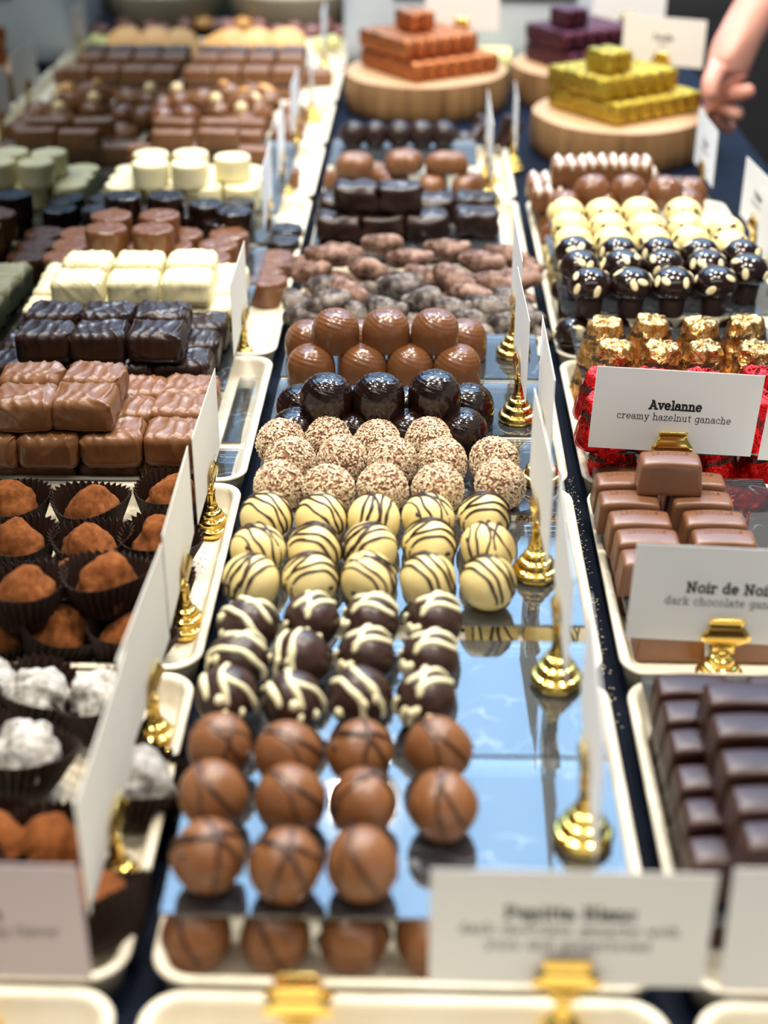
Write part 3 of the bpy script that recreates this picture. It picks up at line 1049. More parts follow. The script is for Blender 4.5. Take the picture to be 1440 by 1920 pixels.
# ------------------------------------------------------------------ paper cups with dusted truffles
def cup_mesh(seed, r0=0.0140, r1=0.0205, h=0.0185, pl=34):
    n = pl * 4
    lev = [0, 0.08, 0.3, 0.55, 0.8, 1.0]
    V, Fc = [], []
    for side in (0, 1):
        for t in lev:
            for k in range(n):
                a = 2 * PI * k / n
                w_ = math.cos(a * pl)
                tri = (2 / PI) * math.asin(max(-1, min(1, w_)))
                rr = r0 + (r1 - r0) * t ** 1.15 + 0.00105 * tri * min(1, t * 3) + 0.0011 * t * math.sin(3 * a + seed) - side * 0.00028
                z = h * t + (0.0006 * tri if t == 1.0 else 0) + 0.0012 * t * math.sin(2 * a + seed * 2) + (0.0003 if side and t == 0 else 0)
                V.append((rr * math.cos(a), rr * math.sin(a), z))
    L = len(lev)
    for side in (0, 1):
        o_ = side * L * n
        for i in range(L - 1):
            for k in range(n):
                a, b_ = o_ + i * n + k, o_ + i * n + (k + 1) % n
                q = [a, b_, b_ + n, a + n]
                Fc.append(q if side == 0 else q[::-1])
    for k in range(n):
        a, b_ = (L - 1) * n + k, (L - 1) * n + (k + 1) % n
        Fc.append([a, b_, b_ + L * n, a + L * n])
    Fc.append(list(range(n))[::-1])
    Fc.append([L * n + k for k in range(n)])
    return mesh('paper_cup', V, Fc, 'paper_cup', False)


def mound_mesh(mat, seed, r=0.0140, h=0.026, pinch=0.6, amp=0.0024):
    prof = []
    for i in range(15):
        t = i / 14
        rr = r * (0.86 + 0.14 * math.sin(min(1, t * 3) * PI / 2)) * max(0.0, 1 - max(0, (t - 0.15) / 0.85) ** (1.5 + pinch)) ** 0.62
        prof.append((max(rr, 0.0004), h * t))

    def fn(p, a):
        q = p + Vector((p.x, p.y, 0.3 * p.z)).normalized() * (lump(p, amp, 110, seed) + lump(p, amp * 0.5, 300, seed))
        q.x += 0.1 * p.z * math.sin(seed)
        q.y += 0.1 * p.z * math.cos(seed * 2)
        q.z = max(q.z, 0)
        return q
    return mesh('dusted_truffle', *lathe(prof, 36, fn), mat)


cups = [cup_mesh(s) for s in range(3)]
moc = [mound_mesh('cocoa', s, 0.0142, 0.0255, 0.2 + 0.2 * (s % 3)) for s in range(5)]
mos = [mound_mesh('sugar', s + 9, 0.0136, 0.026, 1.0, 0.0036) for s in range(4)]
ZF = 0.0040
ZU = 0.024
cup_list = [  # u, v of the truffle's middle, base z, kind, tilt x, tilt y, label
    (20, 938, ZF, 'c', 0, 0, 'back row, at the left picture edge'), (168, 940, ZF, 'c', 0, 0, 'back row, in the middle'), (315, 925, ZF, 'c', 0, 0.15, 'back row, behind the white card'),
    (30, 1010, ZF, 'c', 0, 0, 'second row, at the left picture edge'), (170, 1012, ZF, 'c', 0, 0, 'second row, in the middle'), (295, 1008, ZF, 'c', 0, 0.1, 'second row, behind the white card'),
    (40, 1105, ZU, 'c', -0.1, 0, 'raised on the second layer, left one'), (196, 1082, ZU, 'c', -0.1, 0, 'raised on the second layer, right one'),
    (128, 1090, ZF, 'c', 0, 0, 'lower layer between the two raised ones'), (285, 1092, ZF, 'c', 0, 0, 'lower layer beside the white card'),
    (92, 1190, ZF, 'c', -0.15, 0.35, 'front row, tilted, left one'), (232, 1188, ZF, 'c', -0.1, 0.2, 'front row, right one by card'), (-15, 1185, ZF, 'c', 0, 0, 'front row, cut by the picture edge'),
    (-25, 1295, ZF, 's', -0.1, 0.2, 'back row, cut by the picture edge'), (62, 1303, ZF, 's', -0.15, 0.3, 'back row, second from left'), (200, 1312, ZF, 's', -0.1, -0.2, 'back row, behind the white card'),
    (28, 1412, 0.010, 's', -0.2, 0.15, 'middle row, left one'), (252, 1465, ZF, 's', -0.1, 0.2, 'middle row, beside the gold stand'),
    (88, 1580, ZF, 'c', 0, 0.1, 'in the sugar truffle tray, behind lilac card'), (-10, 1565, ZF, 'c', 0, 0, 'in the sugar truffle tray, at picture edge'), (192, 1716, ZF, 'c', -0.5, -0.2, 'tipped over by the front corner of tray')]
for k, (u, v, z, kd, tx, tyy, lab) in enumerate(cup_list):
    p = at(u, v, z + 0.017)
    p.z = z
    rz = random.uniform(-0.4, 0.4)
    off = 0.0008 + 0.016 * max(abs(tx), abs(tyy)) * 0.5
    wd = 'cocoa dusted' if kd == 'c' else 'sugar dusted'
    c_ = obj('paper_cup', cups[k % 3], None, (p.x, p.y, z + off), (tx, tyy, rz))
    tag(c_, f'brown pleated paper cup of a {wd} truffle, {lab}'.replace(' of a', ' around'), 'paper cup', 'brown pleated paper cups')
    Rm = c_.rotation_euler.to_matrix()
    q = Vector((p.x, p.y, z + off)) + Rm @ Vector((0, 0, 0.0012))
    thing('dusted_truffle', f'{wd} truffle in paper cup, {lab}', 'chocolate', [('dusted_truffle', (moc if kd == 'c' else mos)[k % (5 if kd == 'c' else 4)])], q, (tx, tyy, rz), f'{wd} truffles')
for k, (x, y) in enumerate(((-0.195, 0.575), (-0.152, 0.585), (-0.235, 0.58))):      # cups carrying the raised ones
    thing('paper_cup', f'brown pleated paper cup beneath the raised truffles, {("middle", "right", "left")[k]} one', 'paper cup', [('paper_cup', cups[k])], (x, y, ZF), (0, 0, k), 'brown pleated paper cups')

# ------------------------------------------------------------------ stroke lettering (slab serif)
def A_(cx, cy, rx, ry, a0, a1, n=14):
    return [(cx + rx * math.cos(math.radians(a0 + (a1 - a0) * k / n)), cy + ry * math.sin(math.radians(a0 + (a1 - a0) * k / n))) for k in range(n + 1)]


def sf(x, y, w_=0.2):
    return [(x - w_, y), (x + w_, y)]


X = 1.0
GL = {
    'a': (0.95, [A_(.40, .30, .32, .30, 0, 360), [(.72, .70), (.72, .12), (.80, .02), (.92, .02)], A_(.42, .66, .30, .34, 0, 165)]),
    'b': (1.0, [[(.2, 1.5), (.2, 0)], sf(.1, 1.5, .12), A_(.5, .5, .32, .48, -180, 180)]),
    'c': (0.9, [A_(.47, .5, .37, .5, 40, 325), [(.74, .82), (.74, .66)]]),
    'd': (1.05, [[(.76, 1.5), (.76, 0), (.92, 0)], sf(.66, 1.5, .12), A_(.44, .5, .34, .48, 0, 360)]),
    'e': (0.95, [[(.12, .52), (.82, .52)] + A_(.47, .5, .36, .5, 3, 318)]),
    'f': (0.7, [[(.3, 0)] + A_(.52, 1.22, .22, .26, 180, 40), sf(.3, 0, .22), sf(.32, .95, .26)]),
    'g': (0.95, [A_(.42, .52, .32, .46, 0, 360), [(.74, 1.0), (.74, -.2)] + A_(.44, -.2, .30, .30, 0, -160), [(.74, .97), (.9, .97)]]),
    'h': (1.05, [[(.22, 1.5), (.22, 0)], sf(.12, 1.5, .12), sf(.22, 0), [(.22, .6)] + A_(.51, .62, .28, .36, 170, 0) + [(.79, 0)], sf(.79, 0)]),
    'i': (0.55, [[(.12, .97), (.3, .97), (.3, 0)], sf(.3, 0, .22), [(.26, 1.38), (.34, 1.38)]]),
    'j': (0.55, [[(.12, .97), (.34, .97), (.34, -.3), (.1, -.45)], [(.3, 1.38), (.38, 1.38)]]),
    'k': (1.0, [[(.22, 1.5), (.22, 0)], sf(.12, 1.5, .12), sf(.22, 0, .2), [(.76, .97), (.26, .42)], [(.44, .6), (.80, 0)], sf(.76, .97, .16), sf(.82, 0, .16)]),
    'l': (0.55, [[(.1, 1.5), (.3, 1.5), (.3, 0)], sf(.3, 0, .22)]),
    'm': (1.5, [[(.08, .97), (.22, .97), (.22, 0)], sf(.22, 0, .16), [(.22, .6)] + A_(.46, .65, .24, .33, 170, 0) + [(.70, 0)], sf(.70, 0, .14), [(.70, .6)] + A_(.95, .65, .24, .33, 170, 0) + [(1.19, 0)], sf(1.19, 0, .16)]),
    'n': (1.05, [[(.06, .97), (.22, .97), (.22, 0)], sf(.22, 0, .19), [(.22, .6)] + A_(.51, .62, .28, .36, 170, 0) + [(.79, 0)], sf(.79, 0, .19)]),
    'o': (1.0, [A_(.5, .5, .38, .5, 0, 360)]),
    'p': (1.05, [[(.06, .97), (.22, .97), (.22, -.5)], sf(.22, -.5, .2), A_(.54, .5, .33, .48, -180, 180)]),
    'r': (0.85, [[(.06, .97), (.26, .97), (.26, 0)], sf(.26, 0, .22), [(.26, .55)] + A_(.54, .62, .27, .36, 165, 50), [(.72, .9), (.72, .78)]]),
    's': (0.85, [A_(.42, .74, .28, .25, 30, 260) + A_(.43, .25, .31, .25, 90, -150), [(.68, .97), (.68, .75)], [(.15, .25), (.15, .02)]]),
    't': (0.7, [[(.3, 1.35), (.3, .25)] + A_(.48, .22, .18, .22, 180, 320), sf(.34, .97, .28)]),
    'u': (1.05, [[(.06, .97), (.22, .97), (.22, .35)] + A_(.49, .32, .27, .32, 180, 360) + [(.76, .97)], [(.62, .97), (.76, .97), (.76, 0), (.92, 0)]]),
    'v': (0.95, [[(.14, .97), (.46, 0), (.78, .97)], sf(.14, .97, .16), sf(.78, .97, .16)]),
    'w': (1.35, [[(.12, .97), (.38, 0), (.66, .9), (.94, 0), (1.2, .97)], sf(.12, .97, .15), sf(1.2, .97, .15)]),
    'x': (0.95, [[(.14, .97), (.80, 0)], [(.80, .97), (.14, 0)], sf(.16, .97, .14), sf(.8, .97, .14), sf(.16, 0, .14), sf(.8, 0, .14)]),
    'y': (0.95, [[(.14, .97), (.48, .02)], [(.80, .97), (.40, -.35), (.22, -.48), (.08, -.42)], sf(.14, .97, .16), sf(.80, .97, .16)]),
    'z': (0.9, [[(.14, .75), (.14, .97), (.74, .97), (.12, 0), (.78, 0), (.78, .22)]]),
    'A': (1.35, [[(.2, 0), (.64, 1.42), (1.12, 0)], [(.36, .45), (.96, .45)], sf(.2, 0, .18), sf(1.12, 0, .2), [(.44, 1.42), (.66, 1.42)]]),
    'B': (1.2, [[(.28, 0), (.28, 1.42)], [(.08, 1.42), (.62, 1.42)] + A_(.62, 1.08, .32, .34, 90, -90) + [(.28, .74)], [(.62, .74)] + A_(.66, .37, .36, .37, 90, -90) + [(.08, 0)]]),
    'D': (1.3, [[(.28, 0), (.28, 1.42)], [(.08, 1.42), (.58, 1.42)] + A_(.58, .71, .52, .71, 90, -90) + [(.08, 0)]]),
    'E': (1.2, [[(.28, 0), (.28, 1.42)], [(.08, 1.42), (1.0, 1.42), (1.0, 1.1)], [(.28, .74), (.78, .74)], [(.08, 0), (1.02, 0), (1.02, .34)]]),
    'F': (1.15, [[(.28, 0), (.28, 1.42)], [(.08, 1.42), (1.0, 1.42), (1.0, 1.1)], [(.28, .74), (.78, .74)], sf(.28, 0, .22)]),
    'I': (0.7, [[(.34, 0), (.34, 1.42)], sf(.34, 0), sf(.34, 1.42)]),
    'L': (1.1, [[(.28, 1.42), (.28, 0)], sf(.28, 1.42, .2), [(.08, 0), (.98, 0), (.98, .36)]]),
    'N': (1.4, [[(.26, 0), (.26, 1.42), (1.06, 0), (1.06, 1.42)], sf(.26, 0, .18), sf(1.06, 1.42, .2), [(.06, 1.42), (.3, 1.42)]]),
    'O': (1.35, [A_(.66, .71, .54, .71, 0, 360)]),
    'P': (1.2, [[(.28, 0), (.28, 1.42)], [(.08, 1.42), (.64, 1.42)] + A_(.64, 1.04, .36, .38, 90, -90) + [(.28, .66)], sf(.28, 0, .22)]),
    'S': (1.1, [A_(.54, 1.06, .36, .36, 30, 260) + A_(.55, .36, .40, .36, 90, -150)]),
    ' ': (0.62, []),
}


def text_polys(txt, size, weight):
    """strokes as flat quads and joints, in the xz plane, centred in x; returns verts, faces, width"""
    adv = sum(GL[c][0] for c in txt) * size + 0.06 * size * len(txt)
    x = -adv / 2
    V, Fc = [], []

    def seg(a, b_):
        d = Vector((b_[0] - a[0], b_[1] - a[1]))
        if d.length < 1e-9:
            return
        nn = Vector((-d.y, d.x)).normalized() * weight / 2
        k = len(V)
        V.extend([(a[0] + nn.x, 0, a[1] + nn.y), (a[0] - nn.x, 0, a[1] - nn.y), (b_[0] - nn.x, 0, b_[1] - nn.y), (b_[0] + nn.x, 0, b_[1] + nn.y)])
        Fc.append([k, k + 1, k + 2, k + 3])
    for c in txt:
        wd, strokes = GL[c]
        for s_ in strokes:
            pts = [(x + p[0] * size, p[1] * size) for p in s_]
            for i in range(len(pts) - 1):
                seg(pts[i], pts[i + 1])
            for p in pts:
                k = len(V)
                V.extend([(p[0] + weight / 2 * math.cos(a * PI / 3), 0, p[1] + weight / 2 * math.sin(a * PI / 3)) for a in range(6)])
                Fc.append([k + i for i in range(6)])
        x += (wd + 0.06) * size
    return V, Fc, adv


# ------------------------------------------------------------------ gold card stands and name cards
base_prof = [(0.0098, 0.0), (0.0106, 0.0008), (0.0110, 0.0022), (0.0109, 0.0034), (0.0102, 0.0045), (0.0093, 0.0049), (0.0082, 0.0050), (0.0080, 0.0053), (0.0083, 0.0062), (0.0083, 0.0076),
             (0.0078, 0.0086), (0.0068, 0.0091), (0.0058, 0.0092), (0.0056, 0.0095), (0.0058, 0.0104), (0.0058, 0.0116), (0.0053, 0.0126), (0.0044, 0.0131), (0.0035, 0.0132), (0.0033, 0.0137), (0.0033, 0.0160)]
BASE = mesh('stand_base', *lathe(base_prof, 36), 'gold_metal')
DROP = 0.0082          # how much lower the clip sits than in the clip mesh's own heights
post_prof = [(0.0033, 0.0158), (0.0029, 0.0168), (0.0026, 0.0180), (0.0025, 0.0230), (0.0027, 0.0238), (0.0027, 0.0250), (0.0020, 0.0256)]
POST = mesh('stand_post', *lathe(post_prof, 20), 'gold_metal')


def clip_mesh():
    """a bent sheet-metal bulldog clip: flared jaw in front of and behind the card, in local xz, card plane at y = 0"""
    mb = MB()
    out = [(-0.0050, 0.0355), (-0.0105, 0.0392), (-0.0112, 0.0410), (-0.0072, 0.0468), (-0.0074, 0.0500), (0.0074, 0.0500), (0.0072, 0.0468), (0.0112, 0.0410), (0.0105, 0.0392), (0.0050, 0.0355)]

    def yy(z):
        if z > 0.0465:
            return 0.0010 + (z - 0.0465) * 0.35
        return 0.0010 + 0.0020 * math.sin(min(1, max(0, (0.0465 - z) / 0.011)) * PI)
    rows = [0.0355, 0.0375, 0.0392, 0.0410, 0.0430, 0.0450, 0.0468, 0.0484, 0.0500]

    def half(z):
        pr = [(0.0355, 0.0045), (0.0392, 0.0103), (0.0410, 0.0110), (0.0468, 0.0072), (0.0500, 0.0076)]
        for i in range(len(pr) - 1):
            if pr[i][0] <= z <= pr[i + 1][0] + 1e-9:
                t = (z - pr[i][0]) / (pr[i + 1][0] - pr[i][0])
                return pr[i][1] + t * (pr[i + 1][1] - pr[i][1])
        return 0.0076
    for s_ in (-1, 1):
        V, Fc = [], []
        nx = 9
        for lay in (0, 1):
            for z in rows:
                for k in range(nx):
                    V.append((half(z) * (k / (nx - 1) * 2 - 1), s_ * (yy(z) + lay * 0.0005), z))
        L = len(rows) * nx
        for lay in (0, 1):
            for i in range(len(rows) - 1):
                for k in range(nx - 1):
                    a = lay * L + i * nx + k
                    q = [a, a + 1, a + nx + 1, a + nx]
                    Fc.append(q if (lay == 0) == (s_ > 0) else q[::-1])
        rim = [k for k in range(nx)] + [i * nx + nx - 1 for i in range(1, len(rows))] + [(len(rows) - 1) * nx + k for k in range(nx - 2, -1, -1)] + [i * nx for i in range(len(rows) - 2, 0, -1)]
        for i in range(len(rim)):
            a, b_ = rim[i], rim[(i + 1) % len(rim)]
            Fc.append([a, b_, b_ + L, a + L])
        mb.add(V, Fc)
    mb.add(*box(-0.0046, 0.0046, -0.0017, 0.0017, 0.0318, 0.0362))
    return mb.build('card_clip', 'gold_metal')


CLIP = clip_mesh()
CW, CHT = 0.0855, 0.0470


def card_mesh(mat):
    return mesh('card', *rbox(CW / 2, 0.00022, CHT / 2, 0.0002, 3), mat, False)


CARD = {k: card_mesh(k) for k in ('card_paper', 'card_ivory', 'card_lilac')}


def stand(p, rz, label_stand, label_card, lines=None, paper='card_paper', lean=0.0, tilt=0.0, cdx=0.0, extra=0.0):
    """gold stand at p (its foot) and the name card it holds; rz turns the card face (0 faces the customer)"""
    o = obj('card_stand', None, None, p, (0, 0, rz))
    tag(o, label_stand, 'stand', 'gold card stands')
    obj('stand_base', BASE, o)
    k = (0.0256 + extra - 0.0158) / (0.0256 - 0.0158)          # post stretched to the clip
    obj('stand_post', POST, o, (0, 0, 0.0158 * (1 - k)), (0, 0, 0), (1, 1, k))
    obj('card_clip', CLIP, o, (0, 0, extra - DROP))
    if not label_card:
        return
    cz = 0.0372 - DROP + extra + CHT / 2
    M = Matrix.Translation(p) @ Matrix.Rotation(rz, 4, 'Z')
    pos = M @ Vector((cdx, 0, cz))
    c = obj('name_card', None, None, pos, (lean, tilt, rz))
    tag(c, label_card, 'card', 'name cards in gold stands')
    obj('card_panel', CARD[paper], c)
    for (txt, zz, size, wgt) in (lines or []):
        V, Fc, adv = text_polys(txt, size, wgt)
        obj('lettering', mesh('lettering', V, Fc, 'ink', False), c, (0, -0.00030, zz))


XH1, XH2 = 0.0033, 0.0030      # x-heights of title and text


def two(t1, t2, t3=None):
    L = [(t1, 0.0012, XH1, 0.00104), (t2, -0.0052, XH2 * 0.87, 0.00040)]
    if t3:
        L = [(t1, 0.0045, XH1, 0.00104), (t2, -0.0018, XH2 * 0.87, 0.00042), (t3, -0.0080, XH2 * 0.87, 0.00042)]
    return L


# cards facing the customer
stand(Vector((0.1330, 0.6845, 0.0042)), -0.04, 'gold stand holding the Avelanne card', 'white card reading Avelanne, creamy hazelnut ganache', two('Avelanne', 'creamy hazelnut ganache'), lean=0.03, tilt=0.035, extra=0.0085)
stand(Vector((0.1355, 0.5320, 0.0042)), -0.02, 'gold stand holding the Noir de Noir card', 'white card reading Noir de Noir', two('Noir de Noir', 'dark chocolate ganache'), lean=-0.04, tilt=0.03, extra=-0.0085)
stand(Vector((0.0480, 0.3250, 0.0042)), 0.0, 'gold stand holding the blurred front card', 'large blurred white card with three lines in front of truffles', two('Pepitta Blanc', 'dark chocolate ganache with', 'yuzu and gingerbread'))
stand(Vector((0.1385, 0.3260, 0.0042)), 0.0, 'gold stand below the bottom right card', 'white card cut by the right picture edge before dark bars', two('Noir Framboise', 'raspberry ganache'), lean=-0.08)
stand(Vector((-0.1430, 0.3235, 0.0042)), 0.0, 'gold stand below the lilac card', 'pale lilac card in the bottom left corner', two('Petit Palais', 'smooth and refreshing flavor'), paper='card_lilac')
stand(Vector((0.2220, 0.6830, 0.0042)), 0.05, 'gold stand right of the red foil pralines', 'white card at right edge beside the Avelanne card', two('Lait', 'praline'), lean=0.0, tilt=0.06, extra=0.004)
stand(Vector((-0.0345, 0.3120, 0.0042)), 0.0, 'empty gold card stand in front of the milk truffles', None)
# cards seen nearly edge on along the left row
left_st = [((-0.1070, 0.3935, .0042), 'first'), ((-0.1075, 0.4770, .0042), 'second'), ((-0.1080, 0.5650, .0042), 'third'), ((-0.1080, 0.6600, .0042), 'fourth'),
           ((-0.1160, 0.8830, .0042), 'fifth'), ((-0.1230, 1.1280, .0042), 'sixth'), ((-0.1250, 1.2720, .0042), 'seventh'), ((-0.1240, 1.4150, .0042), 'eighth'), ((-0.1180, 1.5500, .0042), 'ninth'), ((-0.1200, 1.8000, .0042), 'tenth')]
for k, (p, w_) in enumerate(left_st):
    rz = -PI / 2 + (0.0, -0.03, 0.02, 0.0, 0.01, 0.02, 0.03, 0.0, 0.05, 0.0)[k]
    stand(Vector(p), rz, f'gold card stand along the left row, {w_} from the front', f'blank backed card seen edge on in the left row, {w_} from the front',
          None, paper='card_ivory' if k < 5 else 'card_paper', cdx=(0.0, 0.004, 0.0, 0.002, 0.012, 0, 0, 0, 0, 0)[k])
mid_st = [((0.0600, 0.3945, ZS + SH + .0002), 'first'), ((0.0580, 0.4900, ZS + SH + .0002), 'second'), ((0.0550, 0.5750, ZS + SH + .0002), 'third'), ((0.0640, 0.6690, ZS + SH + .0002), 'fourth'),
          ((0.0560, 0.7450, ZS + SH + .0002), 'fifth'), ((0.0585, 0.8400, ZS + SH + .0002), 'sixth'), ((0.0560, 1.1850, 0.0248), 'seventh'), ((0.0600, 1.3200, 0.0042), 'eighth')]
for k, (p, w_) in enumerate(mid_st):
    rz = -PI / 2 + (-0.04, -0.02, 0.03, 0.0, 0.02, 0.0, 0.0, 0.0)[k]
    stand(Vector(p), rz, f'gold card stand along the middle row, {w_} from the front', f'white card seen edge on in the middle row, {w_} from the front', None)
right_st = [((0.2450, 1.2500, .0042), -PI / 2 + 0.02, 'before the gold foil bars'), ((0.2580, 1.0900, .0042), 1.50, 'right of the cream mushroom pralines'), ((0.2560, 1.0000, .0042), 1.42, 'right of the dark mushroom pralines')]
for k, (p, rz, w_) in enumerate(right_st):
    stand(Vector(p), -abs(rz) if k else rz, f'gold card stand {w_}', f'white card turned aside, {w_}', two('Praline', 'chocolate noir'))


# ------------------------------------------------------------------ mushrooms (right row)
def cap_mesh(mat, seed, r=0.0142):
    prof = []
    for i in range(17):
        t = -PI / 2 * 0.75 + (PI / 2 * 1.75) * i / 16
        z = math.sin(t) * (0.0088 if t < 0 else 0.0124)
        prof.append((max(r * math.cos(t), 0.0003), z))

    def fn(p, a):
        return p + p.normalized() * lump(p, 0.0005, 80, seed)
    return mesh('mushroom_cap', *lathe(prof, 32, fn), mat)


def spots_mesh(mat, seed, r=0.0142, long=0.0039, wide=0.0023):
    rnd = random.Random(seed)
    mb = MB()
    for k in range(6):
        a, e = k * 2 * PI / 6 + rnd.uniform(-.4, .4) + seed, rnd.uniform(0.05, 0.85)
        nn = Vector((math.cos(a) * math.cos(e), math.sin(a) * math.cos(e), math.sin(e)))
        pos = Vector((nn.x * r, nn.y * r, nn.z * 0.0124))
        nrm = Vector((nn.x / r, nn.y / r, nn.z / 0.0124)).normalized()
        v, f = lathe(ball_profile(1.0, 8), 12)
        M = Matrix.Translation(pos) @ nrm.to_track_quat('Z', 'Y').to_matrix().to_4x4() @ Matrix.Rotation(rnd.uniform(0, PI), 4, 'Z') @ Matrix.Diagonal((long, wide, 0.0007, 1))
        mb.add(v, f, M)
    return mb


STEM_D = mesh('mushroom_stem', *lathe([(0.0068, -0.0200), (0.0078, -0.0196), (0.0082, -0.0170), (0.0086, -0.0110), (0.0092, -0.0055)], 24), 'dark')
STEM_W = mesh('mushroom_stem', *lathe([(0.0068, -0.0200), (0.0078, -0.0196), (0.0082, -0.0170), (0.0086, -0.0110), (0.0092, -0.0055)], 24), 'white_truffle')
mush = {'dark': [(cap_mesh('dark_gloss', s), spots_mesh('almond', s + 2).build('almond_flakes', 'almond'), STEM_D) for s in range(5)],
        'cream': [(cap_mesh('white_truffle', s + 9), spots_mesh('dark_truffle', s + 7, long=0.0030, wide=0.0017).build('dark_flakes', 'dark_truffle'), STEM_W) for s in range(5)]}


def mushroom(kind, pos, label, group):
    c, s_, st = random.choice(mush[kind])
    thing('mushroom_praline', label, 'chocolate', [('mushroom_cap', c), ('almond_flakes' if kind == 'dark' else 'dark_flakes', s_), ('mushroom_stem', st)], pos, (0, 0, random.uniform(0, 6)), group)


ZMS = 0.0352
ZM = ZMS + SH + 0.0202
yf = at(1200, 592, ZMS).y
RX0, RX1 = 0.0945, 0.2420
sheet(RX0, RX1, yf, yf + 0.082, ZMS, 'clear acrylic sheet under the dark mushroom pralines')
sheet(RX0, RX1, yf + 0.085, yf + 0.165, ZMS, 'clear acrylic sheet under the cream mushroom pralines')
for rn, pts in (('front', [(1107, 537), (1184, 537), (1262, 536), (1342, 534)]), ('middle', [(1088, 503), (1166, 502), (1245, 502), (1324, 502), (1402, 510)]),
                ('back', [(1078, 476), (1160, 478), (1236, 478), (1312, 480), (1390, 482)])):
    for k, (u, v) in enumerate(pts):
        mushroom('dark', at(u, v, ZM), f'glossy dark mushroom praline with almond flakes, {rn} row, {place(k, len(pts))}', 'dark mushroom pralines')
for rn, pts in (('front', [(1075, 456), (1148, 458), (1221, 457), (1294, 456), (1367, 464)]), ('middle', [(1068, 428), (1139, 430), (1211, 430), (1284, 430), (1357, 436)]),
                ('back', [(1061, 402), (1130, 403), (1199, 401), (1281, 402)])):
    for k, (u, v) in enumerate(pts):
        mushroom('cream', at(u, v, ZM), f'cream white mushroom praline with brown flecks, {rn} row, {place(k, len(pts))}', 'cream mushroom pralines')
for k, u in enumerate((1078, 1152, 1228, 1304, 1380)):
    p = at(u, 628, 0.0246)
    mushroom('dark', p, f'dark mushroom praline below the sheet, {place(k, 5)}', 'dark mushrooms below the sheet')
for k, (x, y) in enumerate(((0.1065, 1.035), (0.1065, 1.065))):
    mushroom('cream', (x, y, 0.0246), f'cream mushroom praline below the sheet at the rim, {("front", "back")[k]} one', 'cream mushrooms below the sheet')
mushroom('dark', (0.1065, 0.975, 0.0246), 'dark mushroom praline below the sheet near the left rim', 'dark mushrooms below the sheet')

# ------------------------------------------------------------------ striped blocks and glossy balls behind the mushrooms
def striped_block(seed):
    body = lumpy_block('block_body', 'milk', seed, 0.0150, 0.0130, 0.0100, 0.0008, 0.004, 10)
    mb = MB()
    for k in range(3):
        x = -0.0095 + 0.0095 * k
        path = []
        for i in range(13):
            t = i / 12
            y = -0.0132 + 0.0264 * t
            z = 0.0103 if 0.12 < t < 0.88 else 0.0103 - 0.006 * (abs(t - 0.5) - 0.38) / 0.12
            path.append((x + 0.0012 * math.sin(t * 7 + k + seed), y, z))
        mb.add(*tube(path, 0.0019, 6, 1.2))
    return body, mb.build('white_stripes', 'white_stripe')


sb = [striped_block(s) for s in range(3)]
ZR = 0.0260
sheet(RX0, 0.232, at(1200, 397, ZR).y, 1.262, ZR, 'clear acrylic sheet under the white striped blocks')
for rn, z, pts in (('upper back', ZR + SH + 0.0312, [(1068, 322), (1127, 320), (1188, 322)]), ('left side', ZR + SH + 0.0102, [(1022, 352), (1030, 372)]), ('lower back', ZR + SH + 0.0102, [(1075, 340), (1140, 340), (1200, 340)])):
    for k, (u, v) in enumerate(pts):
        thing('striped_praline', f'milk chocolate block with white stripes before wooden board, {rn}, {place(k, len(pts))}', 'chocolate',
              [('block_body', sb[k % 3][0]), ('white_stripes', sb[k % 3][1])], at(u, v, z), (0, 0, random.uniform(-.1, .1)), 'white striped blocks')
gb = [egg('glossy_ball', 'milk_gloss', s, 0.0150, 0.0145, 0.0135, 0.0008, (14, 22)) for s in range(3)]
for rn, z, pts in (('upper row', ZR + SH + 0.0137 + 0.012, [(1110, 358), (1177, 358), (1246, 362)]), ('lower row', ZR + SH + 0.0137, [(1060, 388), (1128, 388), (1205, 388), (1285, 385)]), ('right end', ZR + SH + 0.0137, [(1292, 362)])):
    for k, (u, v) in enumerate(pts):
        thing('glossy_praline', f'round glossy brown praline behind cream mushrooms, {rn}, {place(k, len(pts))}', 'chocolate', [('glossy_ball', gb[k % 3])], at(u, v, z), (0, 0, k), 'glossy brown pralines')
for k, (x, y) in enumerate(((0.1085, 1.09), (0.1085, 1.121), (0.1085, 1.152), (0.1085, 1.183))):
    thing('glossy_praline', f'round brown praline on the tray floor along the rim, {ORD[k]} from front', 'chocolate', [('glossy_ball', gb[k % 3])], (x, y, 0.0178), (0, 0, k), 'glossy brown pralines on the tray floor')


# ------------------------------------------------------------------ foil wrapped pralines
def foil_fold(p, a, seed):
    fold = 0.0010 * (abs(math.sin(a * 4.5 + seed + p.z * 60)) ** 3) + 0.0012 * noise.noise(Vector((math.cos(a) * 2.2, math.sin(a) * 2.2, p.z * 90 + seed * 3)))
    return fold + 0.0003 * noise.noise(p * 420 + Vector((seed, 0, 0)))


